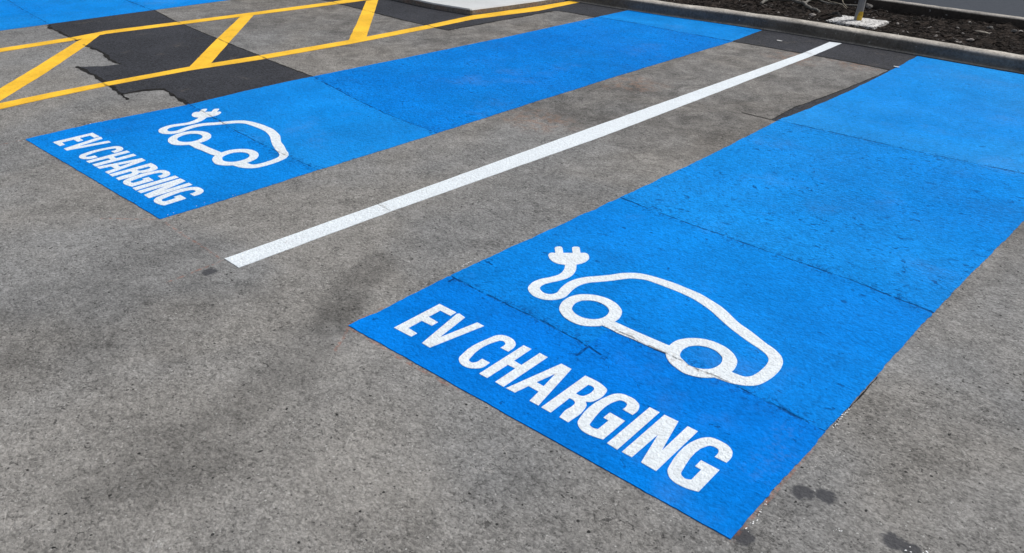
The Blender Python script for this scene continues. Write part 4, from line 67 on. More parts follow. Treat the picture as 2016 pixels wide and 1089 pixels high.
  'symbol_left': {'plug':[[(-4.4015,2.269),(-4.4058,2.2663),(-4.41,2.2634),(-4.4142,2.2606),(-4.4187,2.2583),(-4.4237,2.2567),(-4.4291,2.2557),(-4.4348,2.255),(-4.4408,2.255),(-4.4473,2.2558),(-4.4543,2.2578),(-4.4594,2.2597),(-4.4646,2.2619),(-4.47,2.2647),(-4.4756,2.268),(-4.4812,2.2722),(-4.4858,2.2758),(-4.4906,2.2797),(-4.4953,2.2839),(-4.4995,2.2885),(-4.5028,2.2936),(-4.5041,2.2963),(-4.5051,2.2989),(-4.5058,2.3014),(-4.5063,2.3039),(-4.5067,2.3062),(-4.5066,2.3121),(-4.5044,2.3161),(-4.501,2.319),(-4.4973,2.3215),(-4.4941,2.3246),(-4.5209,2.3525),(-4.5223,2.3544),(-4.5238,2.3563),(-4.5253,2.3582),(-4.5267,2.3601),(-4.5278,2.362),(-4.5288,2.3646),(-4.5292,2.3668),(-4.5292,2.3688),(-4.529,2.3707),(-4.5288,2.3725),(-4.5284,2.3754),(-4.5276,2.3779),(-4.5264,2.38),(-4.525,2.3819),(-4.5234,2.3834),(-4.522,2.3846),(-4.5206,2.3859),(-4.519,2.3868),(-4.517,2.3871),(-4.5147,2.3866),(-4.5131,2.3859),(-4.5115,2.385),(-4.5098,2.3839),(-4.5081,2.3826),(-4.5064,2.3813),(-4.5042,2.3794),(-4.502,2.3773),(-4.4998,2.375),(-4.4976,2.3727),(-4.4954,2.3704),(-4.4746,2.3479),(-4.4504,2.3766),(-4.4769,2.4048),(-4.4783,2.4067),(-4.4798,2.4087),(-4.4813,2.4106),(-4.4826,2.4125),(-4.4837,2.4145),(-4.4847,2.417),(-4.4851,2.4192),(-4.4851,2.4212),(-4.485,2.4231),(-4.4848,2.4249),(-4.4843,2.4271),(-4.4835,2.4289),(-4.4824,2.4305),(-4.4812,2.4319),(-4.48,2.4333),(-4.4787,2.4347),(-4.4775,2.4361),(-4.4761,2.4373),(-4.4745,2.4381),(-4.4726,2.4384),(-4.4711,2.4384),(-4.4695,2.4383),(-4.4678,2.438),(-4.466,2.4373),(-4.4641,2.4361),(-4.4623,2.4345),(-4.4606,2.4327),(-4.4589,2.4307),(-4.4572,2.4286),(-4.4555,2.4267),(-4.4309,2.3997),(-4.4285,2.403),(-4.4262,2.4066),(-4.4239,2.4101),(-4.421,2.4129),(-4.4172,2.4142),(-4.4152,2.4145),(-4.4131,2.4146),(-4.4109,2.4145),(-4.4085,2.414),(-4.4059,2.4129),(-4.4001,2.4093),(-4.3939,2.4039),(-4.3877,2.3973),(-4.382,2.39),(-4.3774,2.3826),(-4.3752,2.3781),(-4.3736,2.3738),(-4.3723,2.3696),(-4.3713,2.3655),(-4.3703,2.3615),(-4.3686,2.3534),(-4.3678,2.3459),(-4.3677,2.3389),(-4.368,2.3323),(-4.3686,2.326),(-4.3695,2.3209),(-4.3708,2.3163),(-4.3723,2.3119),(-4.3739,2.3076),(-4.3754,2.3031)]],'cable':[[(-4.4083,2.2791),(-4.4015,2.269),(-4.3978,2.2638),(-4.394,2.2586),(-4.3903,2.2535),(-4.3867,2.2484),(-4.3835,2.2431),(-4.3786,2.2342),(-4.3744,2.2254),(-4.371,2.2167),(-4.3681,2.2083),(-4.3658,2.2002),(-4.3636,2.1877),(-4.3637,2.177),(-4.3653,2.1673),(-4.3675,2.1581),(-4.3694,2.1489),(-4.3719,2.1389),(-4.3754,2.1298),(-4.379,2.1209),(-4.3821,2.1116),(-4.3839,2.1011),(-4.3847,2.092),(-4.3854,2.0827),(-4.3854,2.0729),(-4.3842,2.0624),(-4.3812,2.0511),(-4.3789,2.0439),(-4.3764,2.0366),(-4.3733,2.0292),(-4.3695,2.0219),(-4.3646,2.0148),(-4.3577,2.0074),(-4.3503,2.0015),(-4.3426,1.9967),(-4.3349,1.9927),(-4.3276,1.9893),(-4.3178,1.9856),(-4.3089,1.9839),(-4.3005,1.9837),(-4.2927,1.9844),(-4.2853,1.9856),(-4.2774,1.9876),(-4.2702,1.9908),(-4.2636,1.9949),(-4.2577,1.9998),(-4.2524,2.0053),(-4.2483,2.0104),(-4.2446,2.0159),(-4.2413,2.0219),(-4.2386,2.0285),(-4.2366,2.0357),(-4.2353,2.0418),(-4.2342,2.0481),(-4.2335,2.0548),(-4.2336,2.062),(-4.2345,2.0699),(-4.2357,2.075),(-4.2372,2.0803),(-4.2389,2.0857),(-4.2407,2.0911),(-4.2424,2.0965),(-4.2443,2.103),(-4.2464,2.1096),(-4.2484,2.1161),(-4.2503,2.1226),(-4.2519,2.129),(-4.2539,2.1385),(-4.2555,2.1479),(-4.2566,2.1569),(-4.2573,2.1657),(-4.2575,2.1742),(-4.2572,2.1825),(-4.2563,2.1903),(-4.2549,2.1978),(-4.2531,2.2049),(-4.2511,2.2117),(-4.2477,2.2207),(-4.2435,2.2287),(-4.2387,2.2362),(-4.2339,2.2435),(-4.2293,2.2512),(-4.2239,2.2607),(-4.2184,2.2701),(-4.213,2.2796),(-4.2077,2.2893),(-4.2027,2.2993),(-4.1997,2.3056),(-4.1969,2.3121),(-4.1941,2.3186),(-4.1913,2.3251),(-4.1884,2.3315),(-4.1854,2.3378),(-4.1824,2.3442),(-4.1794,2.3504),(-4.1761,2.3563),(-4.1725,2.3618),(-4.1684,2.3667),(-4.1641,2.3712),(-4.1596,2.3754),(-4.1548,2.3792),(-4.1499,2.3829),(-4.146,2.3857),(-4.142,2.3884),(-4.1379,2.3909),(-4.1337,2.3932),(-4.1293,2.3951),(-4.1216,2.3975),(-4.1134,2.399),(-4.1049,2.3999),(-4.0963,2.4005),(-4.0878,2.4012),(-4.0779,2.4021),(-4.0679,2.4027),(-4.0579,2.4031),(-4.0478,2.4034),(-4.0378,2.4037),(-4.0278,2.404),(-4.0177,2.4043),(-4.0077,2.4045),(-3.9976,2.4044),(-3.9874,2.4041),(-3.9764,2.4035),(-3.9653,2.4027),(-3.9542,2.4016),(-3.9429,2.4),(-3.9315,2.3979),(-3.9203,2.3953),(-3.909,2.3922),(-3.8976,2.3887),(-3.8862,2.3848),(-3.8747,2.3806),(-3.8671,2.3777),(-3.8595,2.3746),(-3.8518,2.3714),(-3.8441,2.368),(-3.8364,2.3643),(-3.828,2.3599),(-3.8195,2.3552),(-3.811,2.3503),(-3.8026,2.3454),(-3.7942,2.3407),(-3.7804,2.333),(-3.7667,2.3253),(-3.7531,2.3179),(-3.7397,2.3109),(-3.7265,2.3045),(-3.7209,2.3019),(-3.7154,2.2995),(-3.7099,2.2972),(-3.7044,2.2948),(-3.699,2.2925),(-3.6864,2.2873),(-3.6739,2.2821),(-3.6615,2.2772),(-3.6493,2.2725),(-3.6372,2.268),(-3.6278,2.2649),(-3.6185,2.2621),(-3.6092,2.2594),(-3.5999,2.2563),(-3.5905,2.2524),(-3.5858,2.2503),(-3.5811,2.2482),(-3.5764,2.246),(-3.5717,2.2432),(-3.5669,2.2398),(-3.5627,2.2364),(-3.5585,2.2328),(-3.5543,2.2288),(-3.5503,2.2241),(-3.5466,2.2185),(-3.5441,2.2134),(-3.5419,2.208),(-3.54,2.2025),(-3.5383,2.1969),(-3.5368,2.1914),(-3.5349,2.1838),(-3.5336,2.1763),(-3.5326,2.169),(-3.5319,2.1618),(-3.5311,2.1547),(-3.5303,2.1463),(-3.5297,2.138),(-3.5293,2.1299),(-3.5291,2.122),(-3.5293,2.1145),(-3.5296,2.1074),(-3.5301,2.1005),(-3.5308,2.0938),(-3.5319,2.0877),(-3.5336,2.0823),(-3.5354,2.0784),(-3.5375,2.075),(-3.5399,2.072),(-3.5425,2.0695),(-3.5453,2.0673),(-3.5492,2.0653),(-3.5535,2.0642),(-3.558,2.0636),(-3.5626,2.0633),(-3.5672,2.0629),(-3.5706,2.0625),(-3.574,2.0622),(-3.5774,2.0619),(-3.5809,2.0617),(-3.5843,2.0614),(-3.6012,2.0578),(-3.6122,2.0239),(-3.6002,1.9936),(-3.5959,1.9945),(-3.5915,1.9955),(-3.5872,1.9964),(-3.5828,1.9974),(-3.5784,1.9982),(-3.5743,1.9988),(-3.5702,1.9993),(-3.566,1.9998),(-3.5619,2.0004),(-3.558,2.0014),(-3.5547,2.0026),(-3.5514,2.0039),(-3.5483,2.0055),(-3.5452,2.007),(-3.5421,2.0087),(-3.5362,2.0117),(-3.5305,2.0148),(-3.5248,2.0182),(-3.5194,2.0221),(-3.5143,2.0265),(-3.5098,2.0311),(-3.5053,2.0361),(-3.5012,2.0415),(-3.4975,2.0476),(-3.4944,2.0546),(-3.4921,2.0617),(-3.4904,2.0696),(-3.489,2.078),(-3.488,2.0867),(-3.4872,2.0957),(-3.4865,2.1062),(-3.4862,2.1171),(-3.4862,2.1283),(-3.4867,2.14),(-3.4876,2.152),(-3.4886,2.1615),(-3.4897,2.1711),(-3.4911,2.1809),(-3.493,2.191),(-3.4956,2.2012),(-3.4975,2.2081),(-3.4997,2.2152),(-3.502,2.2222),(-3.5047,2.2292),(-3.5078,2.2358),(-3.5104,2.2407),(-3.5132,2.2453),(-3.5161,2.2497),(-3.5191,2.2539),(-3.5222,2.2579),(-3.5294,2.2663),(-3.5369,2.2731),(-3.5445,2.2787),(-3.5521,2.2836),(-3.5596,2.2881),(-3.5672,2.2922),(-3.5746,2.2952),(-3.582,2.2977),(-3.5894,2.3002),(-3.5969,2.303),(-3.6127,2.3102),(-3.6289,2.3181),(-3.6453,2.3262),(-3.6617,2.3342),(-3.6782,2.3414),(-3.6871,2.3448),(-3.6961,2.348),(-3.705,2.3511),(-3.714,2.3544),(-3.7232,2.3582),(-3.7436,2.3688),(-3.7648,2.3818),(-3.7864,2.3958),(-3.8082,2.409),(-3.8296,2.4197),(-3.8398,2.4238),(-3.8499,2.4274),(-3.86,2.4307),(-3.8701,2.4338),(-3.8802,2.4368),(-3.8918,2.4402),(-3.9034,2.4436),(-3.915,2.4467),(-3.9265,2.4493),(-3.9379,2.4514),(-3.9483,2.4526),(-3.9586,2.4532),(-3.9687,2.4534),(-3.9788,2.4535),(-3.9891,2.4536),(-3.9998,2.454),(-4.0106,2.4543),(-4.0214,2.4545),(-4.0322,2.4545),(-4.0428,2.4542),(-4.0531,2.4535),(-4.0632,2.4525),(-4.0733,2.4513),(-4.0833,2.4498),(-4.0933,2.4483),(-4.1037,2.4466),(-4.114,2.4449),(-4.1243,2.4429),(-4.1344,2.4405),(-4.1442,2.4375),(-4.151,2.4351),(-4.1577,2.4325),(-4.1643,2.4296),(-4.1707,2.4264),(-4.1768,2.4226),(-4.1824,2.4184),(-4.1878,2.4138),(-4.1929,2.4087),(-4.1978,2.4034),(-4.2026,2.3978),(-4.2066,2.3927),(-4.2105,2.3875),(-4.2142,2.382),(-4.2177,2.3763),(-4.2211,2.3704),(-4.2244,2.3634),(-4.2274,2.3559),(-4.2302,2.3483),(-4.2331,2.3408),(-4.2361,2.3335),(-4.2405,2.3245),(-4.245,2.3159),(-4.2497,2.3074),(-4.2545,2.299),(-4.2592,2.2906),(-4.2648,2.2812),(-4.2706,2.272),(-4.2763,2.2628),(-4.2817,2.2532),(-4.2865,2.2429),(-4.2899,2.2342),(-4.2932,2.2255),(-4.2961,2.2163),(-4.2985,2.2066),(-4.3,2.1961),(-4.3006,2.1867),(-4.3009,2.1769),(-4.3006,2.1667),(-4.2997,2.1561),(-4.2982,2.1451),(-4.2965,2.1363),(-4.2944,2.1273),(-4.2919,2.1182),(-4.2892,2.1089),(-4.2862,2.0996),(-4.2839,2.0934),(-4.2813,2.0871),(-4.2787,2.0808),(-4.2765,2.0748),(-4.275,2.0691),(-4.2744,2.0641),(-4.2744,2.0595),(-4.2748,2.0552),(-4.2756,2.0513),(-4.2767,2.0477),(-4.2783,2.0437),(-4.2804,2.0402),(-4.2829,2.0372),(-4.2859,2.0347),(-4.2893,2.0329),(-4.2934,2.0314),(-4.298,2.0304),(-4.3031,2.0303),(-4.3087,2.0311),(-4.3147,2.0333),(-4.3194,2.0354),(-4.3243,2.0378),(-4.3292,2.0408),(-4.334,2.0446),(-4.3383,2.0494),(-4.3419,2.0552),(-4.344,2.0609),(-4.3451,2.0665),(-4.3457,2.072),(-4.3463,2.0772),(-4.3467,2.0839),(-4.3461,2.0898),(-4.3449,2.0953),(-4.3435,2.1006),(-4.3422,2.1061),(-4.3401,2.115),(-4.3375,2.1235),(-4.3347,2.1319),(-4.332,2.1404),(-4.3299,2.1494),(-4.328,2.1578),(-4.3261,2.1662),(-4.3246,2.1749),(-4.3238,2.1843),(-4.3241,2.1946),(-4.3248,2.2016),(-4.3258,2.2089),(-4.3272,2.2164),(-4.3291,2.2242),(-4.3318,2.2324),(-4.3344,2.2393),(-4.3374,2.2464),(-4.3408,2.2536),(-4.3446,2.2608),(-4.3487,2.2681),(-4.3532,2.275),(-4.3581,2.2818),(-4.3632,2.2886),(-4.3684,2.2953),(-4.3735,2.3021),(-4.3838,2.3122)]],'wheel1':[[(-4.1927,1.9804),(-4.1978,1.9875),(-4.2023,1.995),(-4.2064,2.0026),(-4.21,2.0103),(-4.2132,2.0179),(-4.2166,2.0275),(-4.2191,2.0367),(-4.2208,2.0457),(-4.2219,2.0544),(-4.2226,2.0627),(-4.2228,2.0725),(-4.2221,2.0816),(-4.2207,2.0901),(-4.2187,2.0981),(-4.2163,2.1056),(-4.2129,2.1135),(-4.2088,2.1205),(-4.204,2.1269),(-4.1988,2.1327),(-4.1934,2.1382),(-4.187,2.144),(-4.1802,2.1491),(-4.173,2.1537),(-4.1653,2.1575),(-4.1572,2.1606),(-4.1488,2.1632),(-4.14,2.1652),(-4.1308,2.1664),(-4.1212,2.1665),(-4.111,2.1654),(-4.1024,2.1639),(-4.0936,2.1618),(-4.0846,2.159),(-4.0753,2.1549),(-4.0657,2.1494),(-4.0599,2.1455),(-4.054,2.1415),(-4.0481,2.1369),(-4.0424,2.1317),(-4.037,2.1256),(-4.0321,2.1187),(-4.0278,2.1113),(-4.024,2.1037),(-4.0207,2.0961),(-4.0178,2.0887),(-4.0148,2.0796),(-4.013,2.071),(-4.0119,2.0627),(-4.0112,2.0547),(-4.0109,2.047),(-4.0108,2.0393),(-4.0112,2.032),(-4.0121,2.025),(-4.0133,2.0184),(-4.0147,2.0121),(-4.0166,2.0055),(-4.0189,1.9993),(-4.0215,1.9935),(-4.0244,1.988),(-4.0274,1.9828),(-4.0306,1.9777),(-4.0339,1.973),(-4.0375,1.9685),(-4.0412,1.9642),(-4.0452,1.9602),(-4.0501,1.9555),(-4.0553,1.9511),(-4.0608,1.9471),(-4.0667,1.9437),(-4.073,1.941),(-4.0799,1.939),(-4.0871,1.9376),(-4.0948,1.9369),(-4.1029,1.9369),(-4.1112,1.9376),(-4.1188,1.9386),(-4.1265,1.9399),(-4.1345,1.9418),(-4.1428,1.9447),(-4.1515,1.9488),(-4.1597,1.9534),(-4.1682,1.9586),(-4.1767,1.9647),(-4.185,1.9719)],[(-4.1616,2.0101),(-4.1656,2.0155),(-4.1692,2.0213),(-4.1722,2.0274),(-4.1748,2.0336),(-4.1771,2.0395),(-4.1794,2.0472),(-4.1807,2.0545),(-4.1811,2.0613),(-4.1809,2.0677),(-4.1803,2.0737),(-4.1789,2.0804),(-4.1766,2.0862),(-4.1736,2.0913),(-4.1701,2.0959),(-4.1666,2.1003),(-4.1629,2.1045),(-4.159,2.1083),(-4.1547,2.1117),(-4.1501,2.1147),(-4.1451,2.117),(-4.14,2.1188),(-4.1346,2.1201),(-4.1288,2.1209),(-4.1228,2.1211),(-4.1166,2.1207),(-4.1113,2.12),(-4.1059,2.1192),(-4.1003,2.1179),(-4.0945,2.1157),(-4.0885,2.1125),(-4.0847,2.1102),(-4.0808,2.1077),(-4.0769,2.1048),(-4.0732,2.1015),(-4.0696,2.0975),(-4.0663,2.0928),(-4.0635,2.0877),(-4.0611,2.0825),(-4.059,2.0773),(-4.0571,2.0722),(-4.0548,2.0643),(-4.0535,2.0569),(-4.053,2.0499),(-4.0531,2.0433),(-4.0536,2.0372),(-4.0545,2.0308),(-4.0562,2.0251),(-4.0585,2.0199),(-4.0611,2.0152),(-4.0639,2.0108),(-4.0675,2.0062),(-4.0715,2.0021),(-4.0759,1.9986),(-4.0807,1.9956),(-4.0858,1.993),(-4.0906,1.9911),(-4.0956,1.9895),(-4.1009,1.9883),(-4.1066,1.9878),(-4.1125,1.9878),(-4.1173,1.9882),(-4.1222,1.9889),(-4.1273,1.9899),(-4.1326,1.9916),(-4.1382,1.994),(-4.1428,1.9963),(-4.1475,1.9989),(-4.1523,2.0018),(-4.157,2.0055)]],'wheel2':[[(-3.7765,1.997),(-3.7805,2.0027),(-3.7844,2.0086),(-3.7881,2.0148),(-3.7914,2.0212),(-3.7942,2.0276),(-3.7958,2.0325),(-3.797,2.0373),(-3.798,2.042),(-3.7988,2.0467),(-3.7997,2.0513),(-3.801,2.0594),(-3.8022,2.0674),(-3.803,2.0751),(-3.8034,2.0827),(-3.8034,2.0898),(-3.8025,2.099),(-3.8006,2.1072),(-3.7981,2.1148),(-3.7952,2.1218),(-3.792,2.1286),(-3.7886,2.1352),(-3.7847,2.1412),(-3.7805,2.1467),(-3.776,2.1519),(-3.7714,2.1568),(-3.766,2.1619),(-3.7603,2.1666),(-3.7544,2.1708),(-3.7482,2.1744),(-3.7417,2.1775),(-3.7342,2.1802),(-3.7265,2.1823),(-3.7184,2.1836),(-3.7101,2.1843),(-3.7016,2.1844),(-3.6941,2.184),(-3.6865,2.1834),(-3.6788,2.1822),(-3.6709,2.1802),(-3.6627,2.1772),(-3.6555,2.174),(-3.6482,2.1703),(-3.6408,2.166),(-3.6334,2.1608),(-3.626,2.1544),(-3.6215,2.1501),(-3.617,2.1456),(-3.6126,2.1408),(-3.6084,2.1355),(-3.6044,2.1296),(-3.601,2.1234),(-3.5979,2.1168),(-3.5952,2.1101),(-3.5928,2.1033),(-3.5907,2.0966),(-3.5887,2.0893),(-3.5871,2.0821),(-3.5859,2.075),(-3.585,2.0681),(-3.5843,2.0614),(-3.584,2.0519),(-3.5845,2.043),(-3.5856,2.0347),(-3.5871,2.0269),(-3.589,2.0195),(-3.5915,2.0117),(-3.5948,2.0047),(-3.5984,1.9983),(-3.6023,1.9924),(-3.6063,1.9866),(-3.6097,1.9819),(-3.6132,1.9774),(-3.6168,1.9731),(-3.6206,1.9692),(-3.6246,1.9655),(-3.6288,1.9622),(-3.6333,1.9593),(-3.6379,1.9566),(-3.6426,1.9542),(-3.6475,1.952),(-3.6525,1.9498),(-3.6577,1.9478),(-3.663,1.9461),(-3.6685,1.9449),(-3.6743,1.9444),(-3.6808,1.9447),(-3.6877,1.9458),(-3.6947,1.9475),(-3.7018,1.9495),(-3.7091,1.9518),(-3.7154,1.9538),(-3.7218,1.9558),(-3.7283,1.9582),(-3.735,1.9612),(-3.7418,1.9652),(-3.7488,1.9701),(-3.7559,1.9755),(-3.763,1.9817),(-3.7699,1.9888)],[(-3.7428,2.0248),(-3.7459,2.0295),(-3.7485,2.0346),(-3.7508,2.04),(-3.7528,2.0454),(-3.7545,2.0508),(-3.7564,2.0582),(-3.7574,2.0653),(-3.7578,2.0721),(-3.7577,2.0786),(-3.7573,2.0848),(-3.7563,2.0918),(-3.7545,2.098),(-3.7522,2.1036),(-3.7495,2.1087),(-3.7466,2.1135),(-3.7433,2.1181),(-3.7396,2.1222),(-3.7356,2.1258),(-3.7313,2.129),(-3.7269,2.1317),(-3.7217,2.1343),(-3.7162,2.1364),(-3.7105,2.1379),(-3.7046,2.1387),(-3.6983,2.1388),(-3.693,2.1384),(-3.6875,2.1377),(-3.6819,2.1364),(-3.6761,2.1344),(-3.6701,2.1315),(-3.665,2.1286),(-3.6596,2.1254),(-3.6544,2.1216),(-3.6493,2.1168),(-3.6446,2.1107),(-3.6421,2.1067),(-3.6399,2.1025),(-3.6379,2.0982),(-3.636,2.0937),(-3.6345,2.0894),(-3.6328,2.0834),(-3.6317,2.0777),(-3.631,2.0721),(-3.6307,2.0667),(-3.6305,2.0614),(-3.6305,2.055),(-3.6309,2.0489),(-3.6317,2.0432),(-3.6329,2.0378),(-3.6343,2.0329),(-3.6362,2.0279),(-3.6386,2.0235),(-3.6413,2.0196),(-3.6442,2.016),(-3.6472,2.0126),(-3.6507,2.0092),(-3.6543,2.0062),(-3.6582,2.0035),(-3.6623,2.0013),(-3.6665,1.9994),(-3.6712,1.9976),(-3.676,1.9962),(-3.6811,1.9953),(-3.6864,1.995),(-3.692,1.9957),(-3.6972,1.9971),(-3.7025,1.9993),(-3.708,2.002),(-3.7136,2.0049),(-3.7192,2.0078),(-3.7221,2.0091),(-3.725,2.0103),(-3.728,2.0116),(-3.731,2.0133),(-3.734,2.0155),(-3.7358,2.0171),(-3.7376,2.0188),(-3.7394,2.0207),(-3.7411,2.0226)]],'bar':[[(-4.0324,2.0425),(-4.0109,2.047),(-3.9132,2.0464),(-3.8001,2.0508),(-3.7774,2.047),(-3.7711,2.0033),(-3.7813,2.0026),(-3.8195,1.9983),(-3.9017,1.9964),(-3.9553,1.9913),(-3.9818,1.9942),(-4.0197,1.9955),(-4.0317,2.0049)]]},
  'bay_right': {'left':[(-2.007,1.451),(-2.006,1.554),(-2.009,1.665),(-2.019,1.945),(-2.021,2.121),(-2.014,2.534),(-2.009,3.026),(-2.008,3.748),(-2.034,4.709),(-2.013,5.012),(-2.001,5.362),(-1.996,5.635),(-2.002,6.189),(-2.009,6.485),(-2.03,7.038)],'right':[(-0.574,1.475),(-0.578,1.743),(-0.581,2.052),(-0.581,2.459),(-0.585,2.951),(-0.577,3.499),(-0.564,4.11),(-0.575,5.5),(-0.585,7.03)]},
  'bay_left': {'left':[(-4.686,1.441),(-4.71,1.797),(-4.672,2.369),(-4.7,2.821),(-4.698,3.255),(-4.667,4.075),(-4.638,5.196),(-4.64,6.359),(-4.64,6.871)],'right':[(-3.26,1.436),(-3.255,1.837),(-3.265,2.258),(-3.268,3.055),(-3.286,3.895),(-3.299,4.921),(-3.292,6.393),(-3.332,6.991)]},
  'white_line': [(-2.741,1.427),(-2.732,2.19),(-2.731,3.715),(-2.7,6.473),(-2.725,6.997),(-2.631,7.019),(-2.61,6.449),(-2.591,3.695),(-2.632,2.178),(-2.636,1.424)],
  'joints': [[(-2.01,1.943),(-1.97,1.937)],[(-1.97,1.937),(-1.712,1.93),(-1.52,1.925),(-1.347,1.915)],[(-2.021,2.121),(-1.969,2.118)],[(-2.009,3.026),(-1.665,3.001),(-1.274,2.995),(-0.87,2.991),(-0.586,2.955)],[(-2.018,4.676),(-1.628,4.693),(-1.254,4.713),(-0.723,4.767)],[(-4.692,2.364),(-4.284,2.322),(-4.02,2.287),(-3.647,2.263),(-3.268,2.254)],[(-4.689,3.265),(-4.078,3.137),(-3.729,3.083),(-3.268,3.055)],[(-4.64,6.359),(-4.252,6.395),(-3.718,6.374),(-3.286,6.4)],[(-9.052,2.888),(-8.182,2.761),(-7.479,2.689)],[(-8.087,3.622),(-7.48,3.576)],[(-1.34,1.918),(-1.338,1.848)],[(-1.34,1.918),(-1.254,1.901)],[(-1.991,1.939),(-1.989,1.902)],[(-2.737,2.185),(-2.625,2.178)],[(-2.708,6.49),(-2.607,6.452)],[(-1.354,2.059),(-1.231,2.053),(-1.113,2.054),(-0.987,2.048),(-0.892,2.055),(-0.734,2.044),(-0.58,2.033)]],
  'patch_a': [(-7.502,2.694),(-7.534,2.938),(-7.517,3.255),(-7.522,3.598),(-6.913,3.49),(-6.502,3.442),(-6.137,3.407),(-5.782,3.366),(-5.481,3.342),(-5.246,3.309),(-4.957,3.287),(-4.684,3.27),(-4.68,2.808),(-4.66,2.353),(-4.696,2.36),(-4.757,2.371),(-4.81,2.377),(-4.874,2.389),(-4.929,2.395),(-5.007,2.41),(-5.075,2.413),(-5.116,2.36),(-5.143,2.298),(-5.146,2.237),(-5.143,2.175),(-5.295,2.203),(-5.433,2.228),(-5.647,2.251),(-5.884,2.263),(-5.967,2.272),(-5.877,2.39),(-5.85,2.501),(-5.906,2.503),(-5.96,2.507),(-6.031,2.515),(-6.141,2.548),(-6.211,2.562),(-6.273,2.562),(-6.365,2.577),(-6.46,2.591),(-6.5,2.571),(-6.577,2.583),(-6.64,2.588),(-6.701,2.596),(-6.763,2.603),(-6.83,2.606),(-6.901,2.606),(-6.968,2.611),(-7.033,2.619),(-7.081,2.62),(-7.168,2.633),(-7.223,2.628),(-7.275,2.626),(-7.329,2.652),(-7.418,2.668)],
  'patch_b': [(-7.662,5.087),(-7.134,4.955),(-6.773,5.009),(-6.269,4.981),(-5.976,4.962),(-5.384,4.948),(-5.14,4.95),(-5.123,5.6),(-5.103,5.932),(-5.094,6.269),(-5.053,6.317),(-4.873,6.341),(-4.626,6.34),(-4.24,6.376),(-3.286,6.4),(-2.987,6.424),(-2.417,6.446),(-2.022,6.439),(-2.019,6.233),(-2.035,5.729),(-2.058,5.352),(-2.089,4.994),(-2.067,4.66),(-2.02,4.66),(-1.95,4.7),(-1.95,6.4),(-0.3,6.5),(-0.3,7.16),(-2.057,7.131),(-2.662,7.124),(-3.326,7.092),(-4.281,6.914),(-5.212,6.886),(-6.5,6.73),(-8.,6.6)],
  'edges': [[(-7.522,3.598),(-6.913,3.49),(-6.502,3.442),(-6.137,3.407),(-5.782,3.366),(-5.481,3.342),(-5.246,3.309),(-4.957,3.287),(-4.684,3.27)],[(-6.773,5.009),(-6.269,4.981),(-5.976,4.962),(-5.384,4.948),(-5.14,4.95)],[(-5.14,4.95),(-5.123,5.6),(-5.103,5.932),(-5.094,6.269)],[(-5.053,6.317),(-4.873,6.341),(-4.626,6.34)],[(-3.286,6.4),(-2.987,6.424),(-2.417,6.446),(-2.019,6.431)],[(-2.07,4.664),(-2.089,4.994),(-2.058,5.352),(-2.035,5.729),(-2.019,6.233),(-2.019,6.431)],[(-2.268,4.662),(-2.07,4.664)]],
  'edges_rough': [[(-4.682,2.359),(-4.81,2.377),(-4.888,2.39),(-5.007,2.41),(-5.08,2.415)],[(-5.148,2.177),(-5.433,2.228),(-5.647,2.251),(-5.884,2.263),(-5.985,2.273)],[(-5.011,2.149),(-5.148,2.177)],[(-5.839,2.514),(-5.906,2.503),(-6.031,2.515),(-6.211,2.562),(-6.365,2.577),(-6.5,2.571),(-6.64,2.588),(-6.763,2.603),(-6.901,2.606),(-7.033,2.619),(-7.168,2.633),(-7.275,2.626),(-7.418,2.668)],[(-5.075,2.413),(-5.116,2.36),(-5.143,2.298),(-5.143,2.175)]],
  'yjoints': [[(-6.901,2.606),(-6.763,2.603)],[(-6.58,2.58),(-6.5,2.571)],[(-5.518,2.225),(-5.316,2.18)],[(-6.913,3.49),(-6.812,3.48)],[(-6.093,3.403),(-5.865,3.374)],[(-5.481,3.342),(-5.265,3.31)],[(-6.269,4.981),(-6.088,4.973)],[(-5.4,4.962),(-5.251,4.945)],[(-6.863,5.024),(-6.654,4.989)]],
  'y_upper': [(-6.841,1.891),(-6.845,2.094),(-6.868,2.63),(-6.921,2.911),(-6.867,3.488),(-6.814,4.205),(-6.773,5.009),(-6.777,5.293),(-6.78,5.682),(-6.629,5.553),(-6.631,5.176),(-6.65,4.916),(-6.708,4.136),(-6.761,3.43),(-6.816,2.862),(-6.758,2.583),(-6.734,2.054),(-6.725,1.853)],
  'y_lower': [(-5.428,1.342),(-5.44,1.588),(-5.466,1.888),(-5.472,2.204),(-5.472,2.8),(-5.429,3.308),(-5.39,4.135),(-5.4,4.962),(-5.439,5.545),(-5.39,5.89),(-5.333,6.337),(-5.306,6.859),(-5.202,6.856),(-5.185,6.164),(-5.261,5.75),(-5.313,5.416),(-5.288,4.858),(-5.281,4.048),(-5.321,3.238),(-5.381,2.749),(-5.381,2.162),(-5.358,1.843),(-5.322,1.545),(-5.313,1.305)],
  'y_d1': [(-5.452,1.415),(-5.762,1.704),(-6.17,2.092),(-6.697,2.575),(-6.802,2.69),(-6.8,2.799),(-6.525,2.567),(-5.925,2.026),(-5.493,1.607),(-5.344,1.472)],
  'y_d2': [(-5.461,2.802),(-6.075,3.37),(-6.759,4.027),(-6.762,4.161),(-6.063,3.517),(-5.461,2.967)],
  'y_d3': [(-5.387,4.112),(-5.87,4.584),(-6.606,5.286),(-6.593,5.426),(-5.949,4.822),(-5.379,4.283)],
  'island_corner': [-5.453,5.565],
  'island': [[(-7.065,5.523),(-6.422,5.504),(-5.891,5.494),(-5.465,5.551)],[(-5.453,5.565),(-5.401,5.902),(-5.345,6.351),(-5.337,6.697)]],
  'kerb': [(-9.5,6.42),(-6.8,6.68),(-5.178,6.842),(-4.254,6.873),(-3.321,7.082),(-2.632,7.073),(-2.045,7.095),(-1.281,7.081),(0.5,7.1),(3,7.12)],
  'post': [(-2.833,7.82)],
